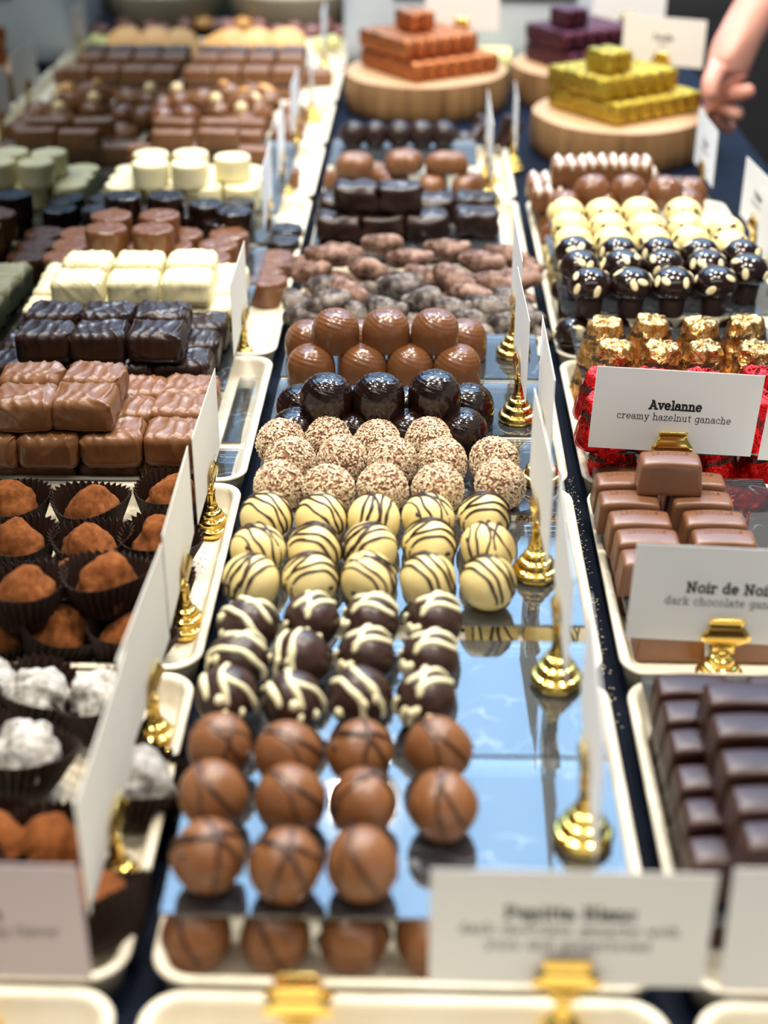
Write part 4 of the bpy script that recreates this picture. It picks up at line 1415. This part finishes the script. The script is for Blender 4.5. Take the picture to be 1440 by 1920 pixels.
def wrapped_mesh(mat, seed, r0=0.0152, r1=0.0098, h=0.0270):
    rnd = random.Random(seed)
    prof = [(r0 * 0.90, 0.0), (r0 * 1.0, 0.0006), (r0 * 1.01, 0.002)]
    for i in range(1, 13):
        t = i / 12
        prof.append((r0 + (r1 - r0) * t ** 1.2, 0.002 + (h - 0.005) * t))
    for i in range(1, 5):
        a = i / 4 * PI / 2
        prof.append((r1 - 0.0022 * (1 - math.cos(a)), h - 0.003 + 0.003 * math.sin(a)))
    for rr in (0.55, 0.3, 0.05):
        prof.append((r1 * rr, h + 0.0004))

    def fn(p, a):
        rad = Vector((p.x, p.y, 0.4 * p.z)).normalized()
        q = p + rad * foil_fold(p, a, seed)
        if p.z > h - 0.001:
            q.z += 0.0007 * noise.noise(p * 260 + Vector((0, seed, 0)))
        q.z = max(q.z, 0.0)
        return q
    return mesh('foil_wrap', *lathe(prof, 48, fn), mat)


def print_mesh(seed, r0=0.0152, r1=0.0098, h=0.0270):
    """lettering and the small round head emblem printed around the foil"""
    mb = MB()

    def wrap(x, z, a0):
        t = max(0, (z - 0.002) / (h - 0.005))
        r = r0 + (r1 - r0) * t ** 1.2
        a = a0 + x / r
        p = Vector((r * math.cos(a), r * math.sin(a), z))
        return p + Vector((p.x, p.y, 0.4 * p.z)).normalized() * (foil_fold(p, a, seed) + 0.00065)
    for k in range(3):
        a0 = seed * 1.7 + k * 2 * PI / 3
        V, Fc, adv = text_polys('Leonidas', 0.0021, 0.00062)
        mb.add([wrap(p[0] + p[2] * 0.25, 0.0168 + p[2] + p[0] * 0.18, a0) for p in V], Fc)
        for (rr, ww) in ((0.0034, 0.0005), (0.0023, 0.0004)):          # emblem rings
            n = 20
            V, Fc = [], []
            for i in range(n):
                b_ = 2 * PI * i / n
                wob = 1 + 0.12 * math.sin(3 * b_)
                for s_ in (-1, 1):
                    V.append(wrap((rr * wob + s_ * ww / 2) * math.cos(b_), 0.0150 + (rr * wob + s_ * ww / 2) * math.sin(b_), a0 + 1.0))
            for i in range(n):
                a, b_ = 2 * i, 2 * ((i + 1) % n)
                Fc.append([a, b_, b_ + 1, a + 1])
            mb.add(V, Fc)
        V, Fc = [], []
        for i in range(9):                                               # profile line inside the emblem
            t = i / 8
            for s_ in (-1, 1):
                V.append(wrap(-0.0005 + 0.0009 * math.sin(t * 6) + s_ * 0.00024, 0.0132 + 0.0036 * t, a0 + 1.0))
        for i in range(8):
            Fc.append([2 * i, 2 * i + 1, 2 * i + 3, 2 * i + 2])
        mb.add(V, Fc)
    return mb.build('foil_print', 'foil_ink', False)


wraps = {c: [(wrapped_mesh(c, s), print_mesh(s)) for s in range(4)] for c in ('gold_foil', 'red_foil')}


def wrapped(c, pos, label, group):
    k = random.randrange(4)
    thing('wrapped_praline', label, 'chocolate', [('foil_wrap', wraps[c][k][0]), ('foil_print', wraps[c][k][1])], pos, (random.uniform(-.06, .06), random.uniform(-.06, .06), random.uniform(0, 6)), group)


ZFS = 0.0318
HW = 0.0274
z0 = ZFS + SH + 0.0010
for rn, pts in (('back', [(1132, 640), (1216, 636), (1309, 640), (1397, 636)]), ('front', [(1150, 684), (1236, 686), (1319, 686), (1408, 688)])):
    for k, (u, v) in enumerate(pts):
        p = at(u, v, z0 + HW * 0.5); p.z = z0
        wrapped('gold_foil', p, f'praline wrapped in printed gold foil, {rn} row, {place(k, 4)}', 'gold foil pralines')
yg = at(1200, 715, ZFS).y
sheet(0.0975, 0.240, yg + 0.004, yg + 0.085, ZFS, 'clear acrylic sheet under the gold foil pralines')
sheet(0.0975, 0.240, at(1200, 853, ZFS).y, yg - 0.001, ZFS, 'clear acrylic sheet under the red foil pralines')
for k, (u, v) in enumerate(((1112, 722), (1195, 722), (1283, 722), (1370, 722))):
    p = at(u, v, 0.0045 + HW * 0.5); p.z = 0.0052
    wrapped('gold_foil', p, f'gold foil praline below the sheet, {place(k, 4)}', 'gold foil pralines below the sheet')
for rn, pts in (('back', [(1128, 741), (1220, 741), (1313, 741), (1418, 736)]), ('front', [(1133, 786), (1226, 786), (1322, 786), (1424, 784)])):
    for k, (u, v) in enumerate(pts):
        p = at(u, v, z0 + HW * 0.5); p.z = z0
        wrapped('red_foil', p, f'praline wrapped in printed red foil, {rn} row, {place(k, 4)}', 'red foil pralines')
for k, (u, v) in enumerate(((1150, 866), (1244, 866), (1338, 866), (1432, 866))):
    p = at(u, v, 0.0045 + HW * 0.5); p.z = 0.0052
    wrapped('red_foil', p, f'red foil praline below the sheet, {place(k, 4)}', 'red foil pralines below the sheet')


# ------------------------------------------------------------------ moulded bars
BX, BY, BZ = 0.0162, 0.0090, 0.0170


def bar_mesh(mat, seed):
    def fn(p):
        t = (p.z + BZ / 2) / BZ
        q = Vector((p.x * (1 - 0.10 * t), p.y * (1 - 0.17 * t), p.z))
        q.z += 0.0011 * t * (1 - (p.x / BX) ** 2) + 0.0006 * t * (1 - (p.y / BY) ** 2)
        if abs(p.y) > BY * 0.9 and 0.08 < t < 0.85:
            q.y += math.copysign(0.00012, p.y) * math.sin(p.x * 2 * PI / 0.0012)
        q.z += BZ / 2
        return q
    return mesh('bar_body', *rbox(BX, BY, BZ / 2, 0.0021, 18, fn), mat)


def emboss_mesh(mat):
    V, Fc, adv = text_polys('LEONIDAS', 0.00185, 0.00036)
    n = len(V)
    W2, F2 = [], []
    for hh in (0.0, 1.0):
        for p in V:
            x, y = p[0], p[2] + 0.0026 - 0.0012
            zt = BZ + 0.0011 * (1 - (x / BX) ** 2) + 0.0006 * (1 - (y / BY) ** 2)
            W2.append((x, y, zt - 0.0003 + 0.00042 * hh))
    for q in Fc:
        F2.append([i + n for i in q])
        for i in range(len(q)):
            a, b_ = q[i], q[(i + 1) % len(q)]
            F2.append([a, b_, b_ + n, a + n])
    return mesh('embossed_lettering', W2, F2, mat, False)


BAR = {'milk_bar': [bar_mesh('milk_bar', 1), emboss_mesh('milk_bar')], 'dark_bar': [bar_mesh('dark_bar', 2), emboss_mesh('dark_bar')]}


def bar(mat, pos, label, group, rz=0.0, emb=True):
    parts = [('bar_body', BAR[mat][0])] + ([('embossed_lettering', BAR[mat][1])] if emb else [])
    thing('chocolate_bar', label, 'chocolate bar', parts, pos, (0, 0, rz), group)


zb0, zbs = 0.0042, 0.0222
zb1 = zbs + SH + 0.0003
ztop = zb1 + BZ
mrows = [(913, 1121), (949, 1129), (987, 1148), (1022, 1161), (1062, 1171), (1104, 1180), (1152, 1190), (1204, 1202)]
ylast = 9
for k, (v, u) in enumerate(mrows):
    y = at(1200, v, ztop).y + BY * 0.9
    y = min(y, ylast - 0.0183)
    if y < 0.5620:
        break
    ylast = y
    x = at(u, v - 8, ztop).x + BX * 0.86
    bar('milk_bar', (x, y, zb1), f'milk chocolate bar with embossed lettering, left column, {ORD[k]} from the back', 'milk chocolate bars', random.uniform(-.03, .01))
    bar('milk_bar', (x + 0.0362, y + 0.0008, zb1), f'milk chocolate bar with embossed lettering, right column, {ORD[k]} from the back', 'milk chocolate bars', random.uniform(-.04, .0))
ybb = 0.5530
for j in range(2):
    for k in range(2):
        bar('milk_bar', (0.1155 + k * 0.0362, ybb + j * 0.0185, zb0), f'milk bar under the Noir de Noir card, lower layer, {("front", "second")[j]} row, {("left", "right")[k]} one', 'milk bars in the lower layer', 0, False)
for k in range(7):
    bar('milk_bar', (0.1105, ybb + 0.037 + k * 0.0183, zb0), f'milk bar in the lower layer along the left rim, {ORD[k]} from the front', 'milk bars in the lower layer', 0, False)
p = at(1254, 893, ztop + BZ * 0.5)
bar('milk_bar', (p.x, p.y, ztop + 0.0013), 'single milk chocolate bar lying on top of the stack below Avelanne', 'milk chocolate bars', -0.03)
sheet(0.0955, 0.185, ybb - 0.004, 0.690, zbs, 'clear acrylic sheet between the milk bar layers')

drl = [(1306, 1237), (1358, 1250), (1415, 1263), (1485, 1277), (1551, 1291), (1627, 1300)]
ylast = 9
for k, (v, u) in enumerate(drl):
    y = min(at(1300, v, ztop).y + BY * 0.9, ylast - 0.0183)
    ylast = y
    x = at(u, v - 10, ztop).x + BX * 0.86
    bar('dark_bar', (x, y, zb1), f'dark chocolate bar in the lower left column, {ORD[k]} from the back', 'dark chocolate bars', random.uniform(-.02, .02), False)
    bar('dark_bar', (x + 0.0370, y, zb1), f'dark chocolate bar in the lower right column, {ORD[k]} from the back', 'dark chocolate bars', 0, False)
    bar('dark_bar', (x + 0.002, y, zb0), f'dark bar in the bottom layer along the left rim, {ORD[k]} from the back', 'dark bars in the bottom layer', 0, False)
dru = [(1325, 1331), (1386, 1345), (1457, 1362), (1528, 1383), (1594, 1402)]
ylast = 9
zt2 = ztop + 0.0013
for k, (v, u) in enumerate(dru):
    y = min(at(1350, v, zt2 + BZ).y + BY * 0.9, ylast - 0.0183)
    ylast = y
    x = at(u, v - 12, zt2 + BZ).x + BX * 0.86
    bar('dark_bar', (x, y, zt2), f'dark chocolate bar in the raised right column, {ORD[k]} from the back', 'dark chocolate bars', random.uniform(-.02, .02), False)
sheet(0.0955, 0.185, 0.362, 0.508, zbs, 'clear acrylic sheet between the dark bar layers')

# ------------------------------------------------------------------ back of the middle row
db = [lumpy_block('block_body', 'dark', s + 40, 0.0170, 0.0150, 0.0105, 0.0034, 0.0055, 14) for s in range(4)]
zz1 = 0.0226 + SH + 0.0108
for rn, z, pts in (('front', zz1, [(636, 425), (717, 424), (800, 420), (893, 415)]), ('top', zz1 + 0.021, [(668, 368), (751, 368)]), ('back', zz1, [(640, 390), (722, 390), (814, 388), (890, 386)])):
    for k, (u, v) in enumerate(pts):
        thing('lumpy_block', f'dark lumpy chocolate block behind the dusted pods, {rn} row, {place(k, len(pts))}', 'chocolate', [('block_body', db[k % 4])], at(u, v, z), (0, 0, random.uniform(-.08, .08)), 'dark lumpy blocks')
for k in range(4):
    thing('lumpy_block', f'dark lumpy block below the sheet, {place(k, 4)}', 'chocolate', [('block_body', db[k])], (-0.066 + k * 0.038, 1.070, 0.0146 - 0.0004), (0, 0, 0.1 * k), 'dark blocks below the sheet')


def star_mesh(n_, seed, r=0.0175, h=0.017, dep=0.22):
    prof = [(r * 0.9, 0), (r, 0.0012), (r * 1.0, h * 0.45), (r * 0.94, h * 0.7), (r * 0.8, h * 0.88), (r * 0.55, h * 0.98), (r * 0.25, h), (r * 0.03, h)]

    def fn(p, a):
        s_ = 1 - dep * (0.5 - 0.5 * math.cos(a * n_ + seed)) * min(1, math.hypot(p.x, p.y) / r * 1.3)
        q = Vector((p.x * s_, p.y * s_, p.z))
        return q + Vector((0, 0, lump(p, 0.0008, 120, seed)))
    return mesh('shaped_praline', *lathe(prof, 60, fn), 'milk')


st5, st4, bow = star_mesh(5, 0.5), star_mesh(4, 0.8, dep=0.16), star_mesh(2, 0.0, 0.0185, dep=0.38)
zz0 = 0.0226 + SH + 0.0003
for k, (u, v, z, mm, w_, rz) in enumerate(((665, 305, zz0 + 0.017, st4, 'four lobed', 0.7), (757, 300, zz0 + 0.017, st5, 'star shaped', 0.3), (838, 303, zz0 + 0.017, bow, 'bow shaped', 0.1), (880, 345, zz0, bow, 'tilted bow shaped', 0.9),
                                           (645, 335, zz0, st4, 'lower four lobed', 0.2), (735, 335, zz0, st5, 'lower star shaped', 0.8), (812, 343, zz0, bow, 'lower bow shaped', 1.3), (690, 322, zz0, bow, 'lower rear bow shaped', 0))):
    p = at(u, v, z + 0.009); p.z = z
    thing('shaped_praline', f'{w_} milk chocolate praline before the wooden board', 'chocolate', [('shaped_praline', mm)], p, (0, 0, rz), 'shaped milk pralines')
dball = [egg('dark_ball', 'dark', s, 0.0128, 0.0125, 0.0125, 0.0006, (14, 20)) for s in range(2)]
for rn, z, pts in (('upper', 0.0415, [(662, 252), (703, 252), (748, 252), (790, 252), (832, 252)]), ('lower', 0.0166, [(645, 275), (690, 275), (735, 275), (782, 275), (828, 275), (872, 270)])):
    for k, (u, v) in enumerate(pts):
        thing('dark_ball_praline', f'small dark round praline below the copper foil board, {rn} row, {place(k, len(pts))}', 'chocolate', [('dark_ball', dball[k % 2])], at(u, v, z), (0, 0, k), 'small dark round pralines')
sheet(-0.084, 0.05, 1.285, 1.372, 0.0294 - 0.0004, 'clear acrylic sheet under the small dark round pralines')
dst = lumpy_block('dark_stick', 'dark_truffle', 5, 0.005, 0.0045, 0.019, 0.0006, 0.002, 7)
for k, (u, v, tl) in enumerate(((890, 250, 0.4), (915, 262, -0.4), (945, 252, 0.25), (955, 262, 0.5), (880, 268, 0.9))):
    thing('dark_stick', f'dark chocolate stick leaning beside the small round pralines, {place(k, 5)}', 'chocolate', [('dark_stick', dst)], at(u, v, 0.0235), (0.1, tl, 0.2 * k), 'dark chocolate sticks')

# ------------------------------------------------------------------ wooden boards with foil bars
def board_meshes(R, h, seed):
    n = 64

    def rad(a):
        return R * (1 + 0.025 * math.sin(2 * a + seed) + 0.015 * math.sin(3 * a + seed * 2) + 0.008 * math.sin(7 * a))
    prof = [(0.965, 0.0), (0.99, 0.003), (1.0, h * 0.4), (0.995, h * 0.8), (0.98, h)]
    V, Fc = [], []
    for (s_, z) in prof:
        for k in range(n):
            a = 2 * PI * k / n
            V.append((rad(a) * s_ * math.cos(a), rad(a) * s_ * math.sin(a), z))
    for i in range(len(prof) - 1):
        for k in range(n):
            a, b_ = i * n + k, i * n + (k + 1) % n
            Fc.append([a, b_, b_ + n, a + n])
    Fc.append(list(range(n))[::-1])
    side = mesh('board_edge', V, Fc, 'wood_side')
    V = [(rad(2 * PI * k / n) * s_ * math.cos(2 * PI * k / n), rad(2 * PI * k / n) * s_ * math.sin(2 * PI * k / n), z) for (s_, z) in ((0.98, h), (0.95, h + 0.0012), (0.5, h + 0.0013)) for k in range(n)]
    Fc = [[i * n + k, i * n + (k + 1) % n, (i + 1) * n + (k + 1) % n, (i + 1) * n + k] for i in range(2) for k in range(n)]
    Fc.append([2 * n + k for k in range(n)])
    return side, mesh('board_top', V, Fc, 'wood_top')


HB = 0.0380
board_c = {'copper': Vector((at(797, 133, .032).x, 1.645, 0.0003)), 'purple': Vector((at(1095, 130, .032).x, 1.690, 0.0003)), 'yellow': Vector((at(1157, 210, .032).x, 1.458, 0.0003))}
board_r = {'copper': 0.091, 'purple': 0.084, 'yellow': 0.090}
names = {'copper': 'copper', 'purple': 'dark purple', 'yellow': 'yellow gold'}
for k, c in enumerate(board_c):
    s_, t_ = board_meshes(board_r[c], HB, k * 1.3 + 0.4)
    thing('wooden_board', f'round wooden slice board carrying {names[c]} foil bars', 'board', [('board_edge', s_), ('board_top', t_)], board_c[c], (0, 0, k), 'round wooden boards')
LB, WB, HBar = 0.070, 0.0162, 0.0205


def foil_bar_mesh(mat, L):
    return mesh('foil_bar', *rbox(WB / 2 - 0.0006, L / 2, HBar / 2 - 0.0002, 0.0032, 7, lambda p: p + p.normalized() * lump(p, 0.0009, 160, L * 100)), mat)


def foil_pile(c, mat, ang, layers, top):
    ms = {}
    ctr = board_c[c]
    ux, uy = Vector((math.cos(ang), math.sin(ang), 0)), Vector((-math.sin(ang), math.cos(ang), 0))
    zb = HB + 0.0018
    for li, (nb, L, ox, oy) in enumerate(layers):
        m_ = foil_bar_mesh(mat, L)
        for k in range(nb):
            q = ctr + ux * (ox + (k - (nb - 1) / 2) * WB) + uy * oy
            thing('foil_bar', f'{names[c]} foil wrapped bar, {("bottom", "second", "third")[li]} layer, {place(k, nb)}', 'chocolate bar', [('foil_bar', m_)],
                  (q.x, q.y, zb + HBar / 2 + 0.0003 + li * (HBar + 0.0004)), (0, 0, ang), f'{names[c]} foil bars')
    nb, L, ox, oy = top
    m_ = foil_bar_mesh(mat, L)
    li = len(layers)
    for k in range(nb):
        q = ctr + ux * (ox + (k - (nb - 1) / 2) * WB) + uy * oy
        thing('foil_bar', f'{names[c]} foil wrapped piece crowning the pile, {place(k, nb)}', 'chocolate bar', [('foil_bar', m_)],
              (q.x, q.y, zb + HBar / 2 + 0.0003 + li * (HBar + 0.0004)), (0, 0, ang), f'{names[c]} foil bars')


foil_pile('yellow', 'yellow_foil', 0.62, [(7, 0.104, 0.004, 0.0), (6, 0.088, -0.006, 0.009)], (2, 0.036, -0.024, -0.004))
foil_pile('copper', 'copper_foil', 0.60, [(7, 0.112, 0.004, -0.002), (6, 0.096, -0.006, 0.006)], (2, 0.036, -0.008, 0.010))
foil_pile('purple', 'purple_foil', 0.55, [(7, 0.090, 0.004, 0.0), (6, 0.078, -0.006, 0.004)], (2, 0.034, -0.028, -0.004))

# ------------------------------------------------------------------ cards standing at the back
zbt = HB + 0.0022


def back_card(u, v, y, foot, rz, ls, lc, lines=None):
    """stand whose clip shows at (u, v) of the photograph, at depth y"""
    a, b_ = (u - 720) / FPX, (960 - v) / FPX
    d = [_fw[i] + a * _rt[i] + b_ * _up[i] for i in range(3)]
    t = y / d[1]
    stand(Vector((d[0] * t, y, foot)), rz, ls, lc, lines)


back_card(1240, 118, 1.528, HB + 0.0022, -0.40, 'gold stand on the board of yellow gold foil bars', 'white card with small print beside the hand', two('Feuille', 'noir'))
back_card(1176, 55, 1.752, HB + 0.0022, -0.35, 'gold stand on the board of purple foil bars', 'pale blue white card above the purple foil bars')
back_card(866, 48, 1.718, HB + 0.0022, -0.2, 'gold stand on the board of copper foil bars', 'pale card above the copper foil bars')
stand(Vector((at(983, 296, 0.006).x - 0.012, 1.375, 0.0003)), -PI / 2 - 0.02, 'gold stand on the counter between the two wooden boards', 'white card seen edge on between the wooden boards')
stand(Vector((-0.095, 2.02, 0.0003)), -PI / 2, 'gold stand at the far end of the left row', 'white card seen edge on at the far end of the left row')

# ------------------------------------------------------------------ shop things behind
xa, xb = at(640, 150, 0.0).x, at(1150, 150, 0.0).x
mb = MB(); mb.add(*rbox((xb - xa) / 2, 0.13, 0.06, 0.012, 6))
body = mb.build('machine_body', 'machine_grey')
mb = MB(); mb.add(*rbox((xb - xa) / 2 * 0.92, 0.11, 0.006, 0.004, 5), Matrix.Translation((0, 0.005, 0.0665)))
plate = mb.build('weighing_plate', 'machine_grey')
mb = MB(); mb.add(*rbox(0.028, 0.002, 0.006, 0.0015, 3), Matrix.Translation((-0.075, -0.131, 0.030)))
mb2 = MB(); mb2.add(*rbox(0.05, 0.002, 0.010, 0.0015, 3), Matrix.Translation((0.070, -0.131, 0.032)))
thing('shop_scale', 'pale grey shop scale standing behind the wooden boards', 'scale',
      [('machine_body', body), ('weighing_plate', plate), ('dark_slot', mb.build('dark_slot', 'machine_dark')), ('display_window', mb2.build('display_window', 'machine_dark'))], ((xa + xb) / 2, 1.955, 0.0608))
mb = MB(); mb.add(*lathe([(0.010, -0.024), (0.0165, -0.024), (0.0175, -0.022), (0.0175, 0.022), (0.0165, 0.024), (0.010, 0.024)], 28), Matrix.Rotation(PI / 2, 4, 'Y'))
roll = mb.build('roll_body', 'wax_yellow')
mb = MB(); mb.add(*lathe([(0.006, -0.0245), (0.0098, -0.0248), (0.0098, 0.0248), (0.006, 0.0245)], 20), Matrix.Rotation(PI / 2, 4, 'Y'))
thing('ribbon_roll', 'pale yellow ribbon roll beside the copper foil bars', 'ribbon', [('roll_body', roll), ('roll_core', mb.build('roll_core', 'olive_basket'))],
      (at(930, 75, 0.05).x - 0.004, 1.792, 0.0180))
basket_prof = [(0.055, 0.0), (0.075, 0.002), (0.088, 0.02), (0.096, 0.045), (0.099, 0.052), (0.100, 0.056), (0.096, 0.058), (0.091, 0.052), (0.083, 0.022), (0.06, 0.006), (0.01, 0.005)]
thing('serving_bowl', 'olive beige round bowl at the far end of the counter', 'bowl', [('serving_bowl', mesh('serving_bowl', *lathe(basket_prof, 48, lambda p, a: p + Vector((p.x, p.y, 0)) * 0.006 * math.sin(40 * a)), 'olive_basket'))],
      (-0.185, 2.105, 0.0003))
mb = MB(); mb.add(*rbox(1.95, 0.28, 0.52, 0.01, 4))
cabo = obj('back_cabinet', None, None, (0.3, 3.50, -0.379))
tag(cabo, 'long dark brown cabinet along the shop wall behind the counter', 'cabinet')
obj('cabinet_body', mb.build('cabinet_body', 'back_dark'), cabo)
mb = MB(); mb.add(*rbox(0.30, 0.008, 0.46, 0.004, 3))
doorm = mb.build('cabinet_door', 'back_dark')
mb = MB(); mb.add(*rbox(0.006, 0.008, 0.06, 0.004, 3))
knobm = mb.build('door_handle', 'machine_dark')
for k in range(6):
    d_ = obj('cabinet_door', doorm, cabo, (-1.59 + k * 0.636, -0.289, 0))
    obj('door_handle', knobm, d_, (0.25, -0.017, 0.1))

# ------------------------------------------------------------------ side glass of the case
V, Fc = rbox(0.0025, 0.97, 0.21, 0.0008, 3)
tag(obj('glass_pane', mesh('glass_pane', V, Fc, 'side_glass', False), None, (-0.2722, 1.16, 0.2104)), 'upright side glass of the case mirroring the left row', 'glass')

# ------------------------------------------------------------------ the hand
def hp(u, v, y):
    a, b_ = (u + 8 - 720) / FPX, (960 - v) / FPX
    d = [_fw[i] + a * _rt[i] + b_ * _up[i] for i in range(3)]
    t = y / d[1]
    return (d[0] * t, y, CAMH + d[2] * t)


Y0 = 1.44
HS = 0.88
sk = [  # point, radius, parent
    (hp(1362, 112, Y0), 0.025, None),            # 0 palm
    (hp(1395, 38, Y0 + .012), 0.0235, 0),        # 1 wrist
    (hp(1442, -30, Y0 + .03), 0.031, 1),         # 2 forearm
    (hp(1530, -150, Y0 + .07), 0.040, 2),        # 3 forearm
    (hp(1650, -330, Y0 + .13), 0.046, 3),        # 4 elbow side
    (hp(1348, 165, Y0 - .004), 0.022, 0),        # 5 knuckles
    (hp(1366, 172, Y0 - .012), 0.0100, 5), (hp(1385, 176, Y0 - .022), 0.0098, 6), (hp(1408, 166, Y0 - .024), 0.0085, 7),      # index
    (hp(1352, 198, Y0 - .002), 0.0102, 5), (hp(1366, 214, Y0 - .012), 0.0098, 9), (hp(1386, 215, Y0 - .018), 0.0082, 10),     # middle
    (hp(1340, 205, Y0 + .010), 0.0100, 5), (hp(1350, 236, Y0 + .004), 0.0095, 12), (hp(1369, 246, Y0 - .002), 0.0080, 13),   # ring
    (hp(1330, 198, Y0 + .024), 0.0090, 5), (hp(1332, 228, Y0 + .024), 0.0082, 15), (hp(1342, 248, Y0 + .020), 0.0072, 16),   # little
    (hp(1336, 128, Y0 - .020), 0.0120, 0), (hp(1322, 160, Y0 - .034), 0.0105, 18), (hp(1322, 192, Y0 - .040), 0.0088, 19),   # thumb
]
me = bpy.data.meshes.new('hand')
me.from_pydata([s_[0] for s_ in sk], [(i, s_[2]) for i, s_ in enumerate(sk) if s_[2] is not None], [])
me.materials.append(MATS['skin'])
hand = bpy.data.objects.new('person', me)
COL.objects.link(hand)
md = hand.modifiers.new('skin', 'SKIN')
md.use_smooth_shade = True
for i, s_ in enumerate(sk):
    me.skin_vertices[0].data[i].radius = (s_[1] * HS, s_[1] * HS)
me.skin_vertices[0].data[0].use_root = True
md2 = hand.modifiers.new('subdivision', 'SUBSURF')
md2.levels = md2.render_levels = 2
tag(hand, 'bare forearm and hand hanging down behind the yellow gold bars', 'person')

# ------------------------------------------------------------------ stray crumbs in the gap and on the rims
rnd = random.Random(3)
mb = MB()
for _ in range(150):
    y = rnd.uniform(0.50, 0.74)
    x = 0.0867 + rnd.uniform(-0.0028, 0.0028)
    L = rnd.uniform(0.0004, 0.0013)
    v, f = box(-L / 2, L / 2, -0.0002, 0.0002, 0, 0.0003)
    mb.add(v, f, Matrix.Translation((x, y, 0.0001)) @ Matrix.Rotation(rnd.uniform(0, PI), 4, 'Z'))
tag(obj('crumbs', mb.build('crumbs', 'crumb_pale', False)), 'pale crumbs scattered in the dark gap between trays', 'crumbs', kind='stuff')
mb = MB()
for _ in range(130):
    y = rnd.uniform(0.585, 0.69)
    x = rnd.uniform(-0.118, -0.100)
    L = rnd.uniform(0.0002, 0.0007)
    v, f = box(-L / 2, L / 2, -L / 3, L / 3, 0, 0.0002)
    mb.add(v, f, Matrix.Translation((x, y, 0.0038)) @ Matrix.Rotation(rnd.uniform(0, PI), 4, 'Z'))
tag(obj('cocoa_crumbs', mb.build('cocoa_crumbs', 'cocoa', False)), 'brown cocoa crumbs on the tray floor beside gold stands', 'crumbs', kind='stuff')
